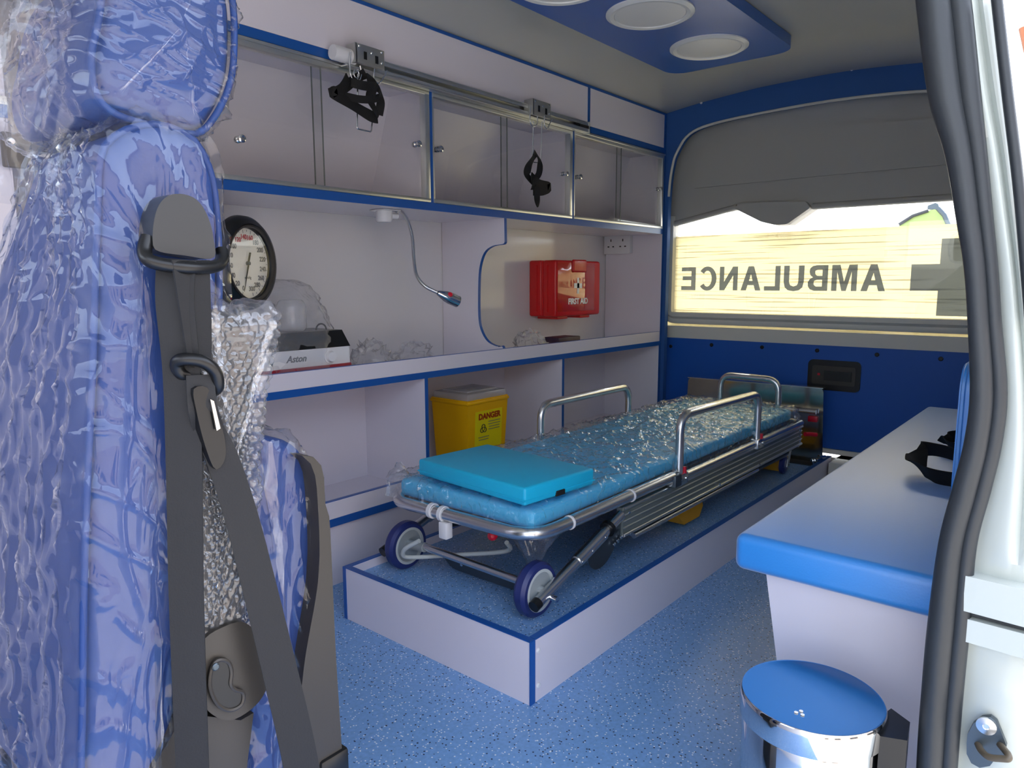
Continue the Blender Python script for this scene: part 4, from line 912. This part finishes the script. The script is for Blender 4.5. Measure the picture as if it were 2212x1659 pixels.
# wrinkled clear cover over the mattress
def cover(u, v):
    L0, L1, A0, A1, ed = 1.222, 2.968, .957, 1.443, .05
    x = L0-ed+(L1-L0+2*ed)*u; y = A0-ed+(A1-A0+2*ed)*v
    ox = max(0, L0-x, x-L1); oy = max(0, A0-y, y-A1); drop = min(.055, max(ox, oy)*1.15)
    p = Vector((min(max(x, L0-ox*.05), L1+ox*.05), min(max(y, A0-oy*.05), A1+oy*.05), .387-drop))
    q = Vector((x*.9+y*.5, y*1.25-x*.35, 0))
    wv = Vector((noise.noise(p*7), noise.noise(p*7+Vector((9, 0, 0))), 0))*.35
    h = .007*sharp(Vector((q.x*7, q.y*15, 0))+wv*2, 6) + .006*sharp(Vector((q.x*22, q.y*13, 3))+wv*3, 8) + .004*sharp(Vector((x*30+y*34, y*26-x*18, 7))+wv*3, 8) + .0045*sharp(Vector((x*46-y*20, y*50+x*22, 11))+wv*4, 10) + .002*noise.noise(q*24)
    edge_t = max(0, .07-min(v, 1-v))/.07
    if ox == 0 and oy == 0: p.z += h*(1+.5*edge_t)
    else:
        n_ = Vector(((-1 if x < L0 else 1) if ox > 0 else 0, (-1 if y < A0 else 1) if oy > 0 else 0, .1)).normalized(); p += n_*h*1.1
    return p
bm = B(); grid(bm, 420, 130, cover); add('plastic_cover', bm, 'clear', mt, 85, 'wrinkled clear plastic cover')
# hanging plastic tail under the head corner
def tail(u, v):
    a = u*2*PI; k = (1-v); c = Vector((1.30, 1.02+.02*v, .325-.115*v)); w = .012+.055*k**1.2
    p = c+Vector((math.cos(a)*w*.9+.02*v, math.sin(a)*w*1.2, 0)); return p+Vector((math.cos(a), math.sin(a), 0))*(.008*noise.noise(Vector((math.cos(a)*4, math.sin(a)*4, v*3))))
bm = B(); grid(bm, 40, 20, tail, True); add('cover_tail', bm, 'clear', mt, 80)
def tail2(u, v):
    a = u*2*PI; c = Vector((1.235, 1.425, .385+.04*v)); w = .03*(1-v)+.004
    return c+Vector((math.cos(a)*w, math.sin(a)*w, 0))+Vector((math.cos(a), math.sin(a), 0))*(.008*noise.noise(Vector((math.cos(a)*5, math.sin(a)*5, v*4))))
bm = B(); grid(bm, 24, 10, tail2, True); add('cover_tail', bm, 'clear', mt, 80)
# guard rails: tubes in clear wrap
def guard(name, pts, r, clips, lab):
    path = fillet(pts, .055, 8); g = mtube(name, path, r, 'steel', S, 14, label=lab)
    n = len(path); bm = B(); sweep(bm, path[6:-2], lambda i: [(a*(1+.10*noise.noise(Vector((i*.9, j*1.1, 0)))), b*(1+.10*noise.noise(Vector((i*.9, j*1.1, 5))))) for j, (a, b) in enumerate(circ(r+.0025, 14))], cap=False); add('wrap', bm, 'clear', g, 80)
    for c in clips:
        mbox('bracket', (c[0]-.030, c[1]-.018, c[2]-.040), (c[0]+.030, c[1]+.014, c[2]-.005), 'steel', g, .004); mcyl('red_latch', (c[0]+.012, c[1]-.012, c[2]-.008), (c[0]+.012, c[1]-.012, c[2]+.012), .006, 'red_knob', g)
        for d_ in (-.016, .016): screw('bolt', (c[0]+d_, c[1]-.018, c[2]-.022), (0, -1, 0), .006, 'chrome', g)
    return g
GR = .0125
ra, rb = ony(1467, 1000, .945), ony(1637, 940, .945)
guard('guard_rail', [(ra.x, .945, .330), (ra.x, .945, .512), (rb.x-.01, .945, .503), (rb.x-.01, .945, .330)], GR, [(ra.x, .945, .345), (rb.x-.01, .945, .345)], 'curved side guard rail in clear wrap')
la, lb2 = ony(1168, 920, 1.455), ony(1357, 880, 1.455)
guard('guard_rail', [(la.x, 1.455, .330), (la.x, 1.455, .488), (lb2.x, 1.455, .487), (lb2.x, 1.455, .330)], GR, [], 'curved side guard rail in clear wrap')
fa, fb = onx(1556, 850, 2.975), onx(1681, 865, 2.975)
guard('foot_rail', [(2.975, fa.y, .335), (2.975, fa.y, .497), (2.975, fb.y, .494), (2.975, fb.y, .335)], GR, [], 'arched foot rail in clear wrap')
q = ony(1607, 961, .940); text('brand_mark', 'WSCFT', .018, 'ink_grey', S, (q.x, .9405, .318), (1, 0, 0), (0, 0, 1), depth=.0006, bold=.0008)

# pillow
Pz = .397
pc = [onz(1147, 1096, Pz), onz(1262, 1044, Pz), onz(1047, 992, Pz), onz(906, 1018, Pz)]
zt = Pz+.043
topc = [onz(1147, 1066, zt), onz(1266, 1008, zt), onz(1046, 962, zt), onz(905, 992, zt)]
cen = sum(topc, Vector())/4
ax_ = ((topc[0]-topc[3])+(topc[1]-topc[2])).normalized(); ay_ = Vector((-ax_.y, ax_.x, 0))
wl_ = ((topc[0]-topc[3]).length+(topc[1]-topc[2]).length)/2; ws_ = ((topc[1]-topc[0]).length+(topc[2]-topc[3]).length)/2
mm = Matrix((ax_, ay_, Vector((0, 0, 1)))).transposed().to_4x4(); mm.translation = Vector((cen.x+.012, cen.y+.006, 0))
P = thing('pillow', 'flat turquoise vinyl pillow on the head end of stretcher', 'pillow', (cen.x, cen.y, Pz))
bm = box(B(), (-wl_/2, -ws_/2, Pz), (wl_/2, ws_/2, zt), .007, 3); add('cushion', xform(bm, mm), 'pillow', P, 50)
bm = tube(B(), [(x, y, Pz+.012) for x, y in ((-wl_/2, -ws_/2), (wl_/2, -ws_/2), (wl_/2, ws_/2), (-wl_/2, ws_/2))], .0022, 6, True); add('piping', xform(bm, mm), 'pillow', P, 60)
sgn = -1 if ay_.x > 0 else 1
bm = box(B(), (wl_/2-.004, -.02, Pz+.001), (wl_/2+.003, .012, Pz+.014), .002); add('tab', xform(bm, mm), 'black_strap', P)

# ================================================================ STRETCHER STOP PLATE
XP = 3.165
a, b = onx(1487, 816, XP), onx(1779, 840, XP); c, d = onx(1788, 992, XP), onx(1470, 992, XP); c.y = max(c.y, py0+bt+.003); b.y = max(b.y, .903)
t = thing('stop_plate', 'upright stainless steel stop plate at the foot of stretcher', 'stop plate', (XP, 1.2, DK))
bm = B(); pl = fillet([Vector((XP, a.y, a.z)), Vector((XP, b.y, b.z)), Vector((XP, c.y, DK+.001)), Vector((XP, a.y+.01, DK+.001))], .018, 5, True); prism(bm, pl, (.004, 0, 0)); add('plate', bm, 'mirror_steel', t, 40)
bm = B(); prism(bm, [(XP-.006, a.y, a.z+.004), (XP-.006, b.y, b.z+.004), (XP+.03, b.y, b.z+.004), (XP+.03, a.y, a.z+.004)], (0, 0, -.004)); bevel_all(bm, .0015, 2, 50); add('top_flange', bm, 'steel', t, 40)
mtube('cross_bar', [(XP-.016, a.y-.03, .345), (XP-.016, b.y+.02, .345)], .010, 'steel', t, 12)
mbox('foot_flange', (XP-.07, c.y+.01, DK), (XP+.004, a.y, DK+.004), 'steel_dark', t)
for y, z in ((c.y-.002, .150), (c.y+.012, .135), (c.y+.03, .132)): mcyl('bolt', (XP-.05, y, z+.008), (XP-.02, y-.014, z+.008), .007, 'chrome', t, 8)
for x in (XP-.05, XP-.02): mcyl('bolt', (x, c.y+.02, DK+.003), (x, c.y+.02, DK+.018), .007, 'chrome', t, 6)
mbox('red_pad', (XP-.012, b.y+.015, .30), (XP-.001, b.y+.055, .325), 'red_knob', t, .003)

# ================================================================ BENCH
bx0, bx1, by0, by1, bz0, bz1 = 1.205, 2.93, .150, .487, .385, .452
t = thing('bench', 'white boxed bench with blue vinyl seat cushion along the right', 'bench', (bx0, .3, 0))
bm = B(); pr = [(bx0+.035, by0, 0), (bx0+.035, .375, 0), (bx0+.035, .440, bz0), (bx0+.035, by0, bz0)]; prism(bm, pr, (bx1-bx0-.05, 0, 0)); add('base_box', bm, 'laminate', t)
mbox('edge_band', (bx0+.033, by0, 0), (bx0+.036, .372, .018), 'blue_edge', t)
bm = box(B(), (bx0, by0, bz0), (bx1, by1, bz1), .016, 4); add('cushion', bm, 'bench', t, 50)
tube_p = [(bx0+.012, by0+.02, bz1-.004), (bx0+.012, by1-.012, bz1-.004), (bx1-.02, by1-.012, bz1-.004)]
mtube('seam', fillet(tube_p, .01, 3), .0018, 'bench', t, 6)
# back pad on the wall above the bench
yp = .196; e0 = ony(2069, 880, yp); z0_, z1_ = .50, ony(2088, 784, yp).z
t = thing('back_pad', 'blue upholstered back pad above the bench beside the door seal', 'back pad', (e0.x, .16, z0_))
po = [Vector(p) for p in ((e0.x, yp, z0_), (2.90, yp, z0_), (2.90, yp, z1_), (e0.x, yp, z1_))]
bm = B(); prism(bm, fillet(po, .05, 6, True), (0, -.050, 0)); bevel_all(bm, .012, 3, 50); add('pad', bm, 'bench', t, 50)
mtube('piping', [q_+Vector((0, -.006, 0)) for q_ in fillet(po, .05, 6, True)], .004, 'bench', t, 6, True)
# lap belts lying on the bench
def lap(name, pts, w, lab, upv):
    o = add(name, ribbon(B(), cr(pts, 8), w, .0022, upv), 'black_strap', None, 40); tag(o, lab, 'seat belt'); return o
zs = bz1+.016
lap('lap_belt', [onz(2070, 1040, zs)+Vector((0, -.02, .002)), onz(2030, 1034, zs)+Vector((0, 0, .002)), onz(1998, 1025, zs)+Vector((0, 0, .006)), onz(1978, 1015, zs)+Vector((0, .0, .014)), onz(1985, 1002, zs)+Vector((.01, 0, .034)), onz(2020, 1010, zs)+Vector((.0, -.02, .04)), onz(2060, 1025, zs)+Vector((0, -.04, .032))], .046, 'black lap belt looped on the bench cushion', lambda i: (.85, .1, .55))
lap('lap_belt', [onz(2066, 975, zs)+Vector((0, -.03, .006)), onz(2052, 968, zs)+Vector((0, 0, .006)), onz(2044, 962, zs)+Vector((0, 0, .02)), onz(2064, 962, zs)+Vector((0, -.02, .03))], .04, 'short black lap belt tucked behind the bench back pad', lambda i: (.85, .1, .55))

# ================================================================ PEDAL BIN
bc = Vector((1.030, .289, 0)); rb_ = .099; zt = .300
t = thing('pedal_bin', 'round chrome pedal bin with mirror lid in front of bench', 'bin', bc)
mlathe('body', [(0, 0), (rb_*.96, 0), (rb_*.965, .01), (rb_*.965, zt-.042), (rb_*.955, zt-.040), (0, zt-.040)], bc, (0, 0, 1), 'chrome', t, 64)
mlathe('base_ring', [(rb_*.96, 0), (rb_*1.0, .002), (rb_*1.0, .014), (rb_*.965, .018)], bc, (0, 0, 1), 'black_plastic', t, 48)
ld = mlathe('lid', [(rb_*.975, zt-.039), (rb_*1.01, zt-.037), (rb_*1.015, zt-.008), (rb_*1.0, zt-.002), (rb_*.985, zt), (rb_*.96, zt-.0005), (0, zt+.0005)], bc, (0, 0, 1), 'chrome', t, 64)
lg_ = onz(1728, 1540, zt)
for i, a in enumerate((90, 210, 330)):
    mlathe('logo_dot', [(0, 0), (.0028, 0), (.0028, .0003), (0, .0004)], (lg_.x+.005*math.cos(math.radians(a+30)), lg_.y+.005*math.sin(math.radians(a+30)), zt+.0005), (0, 0, 1), 'ink_white', ld, 14)
hx, hy = bc.x+.012, bc.y-rb_
hg = B(); q = [onz(1905, 1545, zt-.012), onz(1925, 1530, zt-.012), onz(1966, 1560, zt-.012), onz(1960, 1600, zt-.012), onz(1900, 1590, zt-.012)]
prism(hg, [Vector((p.x, p.y, zt-.012)) for p in q], (0, 0, -.11)); bevel_all(hg, .004, 2, 40); add('hinge_block', hg, 'black_plastic', t, 40)
q = onz(1925, 1600, zt-.03); mbox('lift_rod', (q.x-.002, q.y+.004, .02), (q.x+.004, q.y+.010, zt-.03), 'steel', t)
mbox('pedal', (bc.x-.14, bc.y+.02, .006), (bc.x-.08, bc.y+.06, .018), 'black_plastic', t, .003)

# ================================================================ ATTENDANT SEAT IN CLEAR COVERS
YS = .70
Q = lambda x, y, d=0: ony(x, y, YS+d)
seat = thing('attendant_seat', 'blue attendant seat wrapped in clear plastic with folded cushion', 'seat', (.30, .90, 0))
back_o = cr([Q(222, 345), Q(245, 300), Q(295, 273), Q(360, 268), Q(425, 300), Q(458, 360), Q(472, 430), Q(480, 570), Q(474, 760), Q(442, 1000), Q(410, 1300), Q(392, 1500), Q(382, 1700), Q(376, 1850), Q(300, 1900), Q(190, 1850), Q(184, 1500), Q(190, 1150), Q(205, 800), Q(215, 500)], 5, True)
def taper(v):
    k = min(1, max(0, (1.06-v.z)/.30)); k = .40+.60*(k*k*(3-2*k)); return Vector((v.x, YS+(v.y-YS)*k, v.z))
add('backrest', pillow_loft(back_o, (0, .42, 0), .022, 110, 12, .006, mid=10, warp=taper), 'seat', seat, 60)
head_o = cr([Q(222, 40), Q(240, -60), Q(290, -140), Q(400, -160), Q(480, -110), Q(512, -10), Q(517, 90), Q(508, 175), Q(475, 248), Q(432, 286), Q(340, 268), Q(255, 240), Q(215, 190), Q(207, 115)], 5, True)
hr = add('headrest', pillow_loft([p+Vector((0, .008, 0)) for p in head_o], (0, .235, 0), .020, 90, 12, .006), 'seat', seat, 60)
mtube('piping', [p+Vector((0, .010, 0)) for p in resample(head_o, 80)], .0035, 'seat', hr, 8, True)
for dy in (.07, .16): mcyl('headrest_post', Vector((Q(330, 240).x, YS+dy, Q(330, 240).z)), Vector((Q(330, 330).x, YS+dy, Q(330, 330).z)), .007, 'chrome', seat)
bk = seat.children[0]
mtube('piping', [p+Vector((0, .006, 0)) for p in resample(back_o, 120)], .0035, 'seat', bk, 8, True)
# clear covers, creased along the seat
def crease(sx, sz, amp, seed):
    """thin film folds running mostly along z, fanning and crossing a little"""
    def f(p):
        w = Vector((noise.noise(p*5+Vector((seed, 0, 0))), noise.noise(p*5+Vector((0, seed, 0))), 0))*1.1
        a = Vector((p.x*sx+seed, p.y*sx, p.z*sz))+w
        b = Vector((p.x*sx*.7+p.z*sx*.55, p.y*sx*.8+p.z*9, p.z*sz*1.5-p.x*6))+w*1.3
        return amp*(sharp(a, 7) + .7*sharp(a*2.1+Vector((4, 0, 0)), 8) + .8*sharp(b, 9)) + .003*noise.noise(p*9)
    return f
add('backrest_cover', pillow_loft(back_o, (0, .42, 0), .022, 420, 20, .008, off=.007, disp=crease(30, 3.5, .0065, 2), core=40, mid=56, warp=taper), 'clear_seat', bk, 85, 'creased clear plastic cover')
def hcrease(p):
    w = Vector((noise.noise(p*8), noise.noise(p*8+Vector((5, 0, 0))), noise.noise(p*8+Vector((0, 5, 0)))))*1.2
    a = Vector((p.x*14+p.z*26, p.y*20, p.z*8-p.x*7))+w; b = Vector((p.x*34-p.z*12, p.y*22, p.z*30+p.x*10))+w*1.5
    return .006*sharp(a, 7)+.0035*sharp(a*2.2, 8)+.004*sharp(b, 9)+.004*noise.noise(p*12)
add('headrest_cover', pillow_loft([p+Vector((-.004, .004, 0)) for p in head_o], (0, .255, 0), .022, 340, 20, .012, off=.008, disp=hcrease, core=36, mid=40), 'clear_seat', hr, 85, 'creased clear plastic bag')
# loose bag behind the headrest
def loose(u, v):
    a = 2*PI*u; z = .985+.30*v; k = math.sin(PI*min(1, .12+.80*v))**.5 if v > .12 else (.62+.9*v)
    c = Vector((Q(150, 200).x+.020, YS+.17, z)); p = c+Vector((math.cos(a)*.060*k, math.sin(a)*.085*k, 0)); d_ = Vector((math.cos(a), math.sin(a), 0))
    return p+d_*(.010*sharp(Vector((math.cos(a)*3, math.sin(a)*3, z*8)), 6)+.006*sharp(p*28, 8)+.004*noise.noise(p*20))
bm = B(); grid(bm, 90, 36, loose, True); add('loose_bag', bm, 'clear_seat', hr, 85)
# folded-up cushion with its plastic pan
yc = .045
cush_o = cr([Q(548, 962, yc), Q(580, 946, yc), Q(630, 955, yc), Q(662, 985, yc), Q(675, 1040, yc), Q(684, 1180, yc), Q(680, 1400, yc), Q(664, 1560, yc), Q(640, 1720, yc), Q(560, 1800, yc), Q(540, 1600, yc), Q(540, 1250, yc)], 5, True)
cu = add('folded_cushion', pillow_loft(cush_o, (0, .40, 0), .016, 90, 10, .004), 'seat', seat, 60, 'blue seat cushion folded upright')
add('cushion_cover', pillow_loft(cush_o, (0, .40, 0), .018, 260, 20, .006, off=.006, disp=crease(26, 5, .005, 9), core=24, mid=40), 'clear_seat', cu, 85, 'creased clear plastic cover')
ch = .02
pan_o = cr([Q(652, 984, ch), Q(672, 985, ch), Q(690, 998, ch), Q(700, 1030, ch), Q(702, 1085, ch), Q(711, 1115, ch), Q(716, 1200, ch), Q(726, 1420, ch), Q(740, 1640, ch), Q(748, 1800, ch), Q(640, 1900, ch), Q(650, 1500, ch), Q(688, 1250, ch), Q(686, 1080, ch), Q(676, 1010, ch)], 4, True)
bm = B(); prism(bm, resample(pan_o, 70), (0, .42, 0)); bevel_all(bm, .004, 2, 50); add('cushion_pan', bm, 'dark_plastic', seat, 40, 'dark plastic pan under the folded cushion')
mbox('pan_foot', (Q(690, 1650, ch).x, YS+.015, Q(700, 1700, ch).z), (Q(745, 1650, ch).x+.004, YS+.43, Q(700, 1640, ch).z), 'black_plastic', seat, .004)
# seat base on the floor (below the frame)
mbox('pedestal', (.20, YS+.06, .0), (.46, YS+.38, .30), 'dark_plastic', seat, .02)
# recliner housing with its kidney-shaped grip
rc = cr([Q(425, 1430, -.03), Q(438, 1385, -.03), Q(475, 1358, -.03), Q(530, 1345, -.03), Q(572, 1400, -.03), Q(580, 1470, -.03), Q(556, 1520, -.03), Q(500, 1556, -.03), Q(452, 1538, -.03), Q(428, 1490, -.03)], 5, True)
bm = B(); prism(bm, resample(rc, 50), (0, .035, 0)); bevel_all(bm, .006, 3, 60); rh = add('recliner_housing', bm, 'dark_plastic', seat, 40)
kid = cr([Q(455, 1440, -.031), Q(468, 1424, -.031), Q(490, 1428, -.031), Q(497, 1450, -.031), Q(495, 1475, -.031), Q(505, 1488, -.031), Q(522, 1494, -.031), Q(518, 1520, -.031), Q(492, 1532, -.031), Q(466, 1518, -.031), Q(450, 1480, -.031)], 4, True)
bm = B(); prism(bm, resample(kid, 40), (0, -.003, 0)); bevel_all(bm, .001, 2, 60); kp = add('grip_recess', bm, 'black_plastic', rh, 40)
mtube('grip_rim', [p+Vector((0, -.003, 0)) for p in resample(kid, 60)], .0022, 'dark_plastic', rh, 6, True); screw('screw', Q(465, 1440, -.036), (0, -1, 0), .004, 'steel_dark', rh)
lw_ = [Q(428, 1545, -.022), Q(520, 1556, -.022), Q(548, 1540, -.022), Q(528, 1700, -.022), Q(520, 1800, -.022), Q(430, 1800, -.022)]
bm = B(); prism(bm, lw_, (0, .03, 0)); bevel_all(bm, .004, 2, 50); add('lower_bracket', bm, 'dark_plastic', seat, 40)
bm = B(); prism(bm, [Q(388, 1560, -.01), Q(430, 1540, -.01), Q(430, 1800, -.01), Q(310, 1800, -.01), Q(330, 1659, -.01)], (0, .03, 0)); add('side_shield', bm, 'dark_plastic', seat, 40)
# shoulder belt guide
go = cr([Q(330, 520, -.03), Q(333, 475, -.03), Q(345, 440, -.03), Q(368, 421, -.03), Q(400, 420, -.03), Q(430, 436, -.03), Q(452, 475, -.03), Q(462, 520, -.03), Q(461, 558, -.03), Q(400, 552, -.03), Q(340, 542, -.03)], 4, True)
bm = B(); prism(bm, resample(go, 48), (0, .045, 0)); bevel_all(bm, .010, 4, 60); gd = add('belt_guide', bm, 'guide_plastic', seat, 50, 'dark plastic shoulder belt guide')
loop = [Q(318, 512, -.022), Q(312, 545, -.026), Q(330, 566, -.034), Q(400, 578, -.042), Q(462, 576, -.034), Q(480, 560, -.026), Q(478, 540, -.02)]
mtube('guide_loop', cr(loop, 6), .0062, 'black_plastic', gd, 10)
# belts
def belt(name, pts, w0, w1, up_, parent, n=8):
    path = cr(pts, n); m = len(path); return add(name, ribbon(B(), path, lambda i: w0+(w1-w0)*i/(m-1), .0022, up_), 'belt', parent, 40)
upb = lambda i: (-.25, -1, 0)
belt('belt_strap', [Q(382, 560, -.032), Q(378, 650, -.034), Q(392, 800, -.036), Q(398, 1000, -.036), Q(402, 1250, -.036), Q(408, 1450, -.038), Q(416, 1659, -.040), Q(420, 1750, -.040)], .034, .030, lambda i: (-.75, -.9, 0), seat)
belt('belt_strap', [Q(412, 562, -.040), Q(420, 650, -.040), Q(428, 740, -.040), Q(430, 795, -.042)], .042, .024, lambda i: (.25, -1, 0), seat)
belt('belt_strap', [Q(432, 810, -.048), Q(438, 880, -.052), Q(452, 930, -.045), Q(480, 990, -.05), Q(520, 1110, -.05), Q(556, 1250, -.055), Q(600, 1430, -.06), Q(640, 1600, -.062), Q(668, 1750, -.062)], .024, .038, lambda i: (-.35, -1, 0), seat)
ring = [Q(382, 783, -.04), Q(400, 776, -.048), Q(440, 782, -.055), Q(466, 805, -.055), Q(470, 836, -.05), Q(455, 842, -.042), Q(425, 815, -.038), Q(390, 806, -.036)]
mtube('belt_buckle_ring', cr(ring, 5, True), .006, 'black_plastic', seat, 10, True)
tg = [Q(405, 838, -.042), Q(436, 836, -.042), Q(450, 880, -.042), Q(470, 935, -.042), Q(473, 985, -.042), Q(452, 1010, -.042), Q(430, 960, -.042), Q(412, 890, -.042)]
bm = B(); prism(bm, resample(cr(tg, 4, True), 40), (0, -.012, 0)); bevel_all(bm, .004, 3, 60); tn = add('belt_tongue', bm, 'black_plastic', seat, 50)
bm = B(); prism(bm, [Q(452, 862, -.056), Q(460, 866, -.056), Q(474, 925, -.056), Q(466, 930, -.056)], (0, -.002, 0)); add('tongue_plate', bm, 'chrome', tn)
# folded armrest in bubble wrap
ay0 = -.012
arm_o = [Q(432, 690, ay0), Q(470, 668, ay0), Q(520, 690, ay0), Q(560, 780, ay0), Q(548, 900, ay0), Q(535, 1050, ay0), Q(538, 1320, ay0), Q(500, 1390, ay0), Q(445, 1415, ay0), Q(408, 1330, ay0), Q(398, 1050, ay0), Q(405, 850, ay0)]
ar = add('armrest', pillow_loft(cr(arm_o, 4, True), (0, .05, 0), .015, 70, 8, .004), 'black_plastic', seat, 60, 'folded black armrest')
wrap_o = [Q(430, 672, ay0), Q(470, 668, ay0), Q(510, 690, ay0), Q(550, 684, ay0), Q(588, 676, ay0), Q(586, 760, ay0), Q(568, 880, ay0), Q(553, 1000, ay0), Q(545, 1100, ay0), Q(550, 1325, ay0), Q(505, 1392, ay0), Q(442, 1422, ay0), Q(405, 1335, ay0), Q(394, 1050, ay0), Q(402, 850, ay0)]
def bub(p):
    s = .0105; u = p.x/s; v = p.z/(s*.866); r = round(v); uu = u-(.5 if r % 2 else 0); du = uu-round(uu); dv = (v-r)*.866
    d = math.sqrt(du*du+dv*dv); return .0042*math.sqrt(max(0, 1-(d/.46)**2)) + .006*ridge(Vector((p.x*9, p.y*9, p.z*12)), 1.0) + .003*noise.noise(p*40)
wr_ = pillow_loft(cr(wrap_o, 4, True), (0, .055, 0), .014, 330, 26, .004, off=.005, disp=bub, core=46)
add('bubble_wrap', wr_, 'bubble', ar, 75, 'bubble wrap around the armrest')
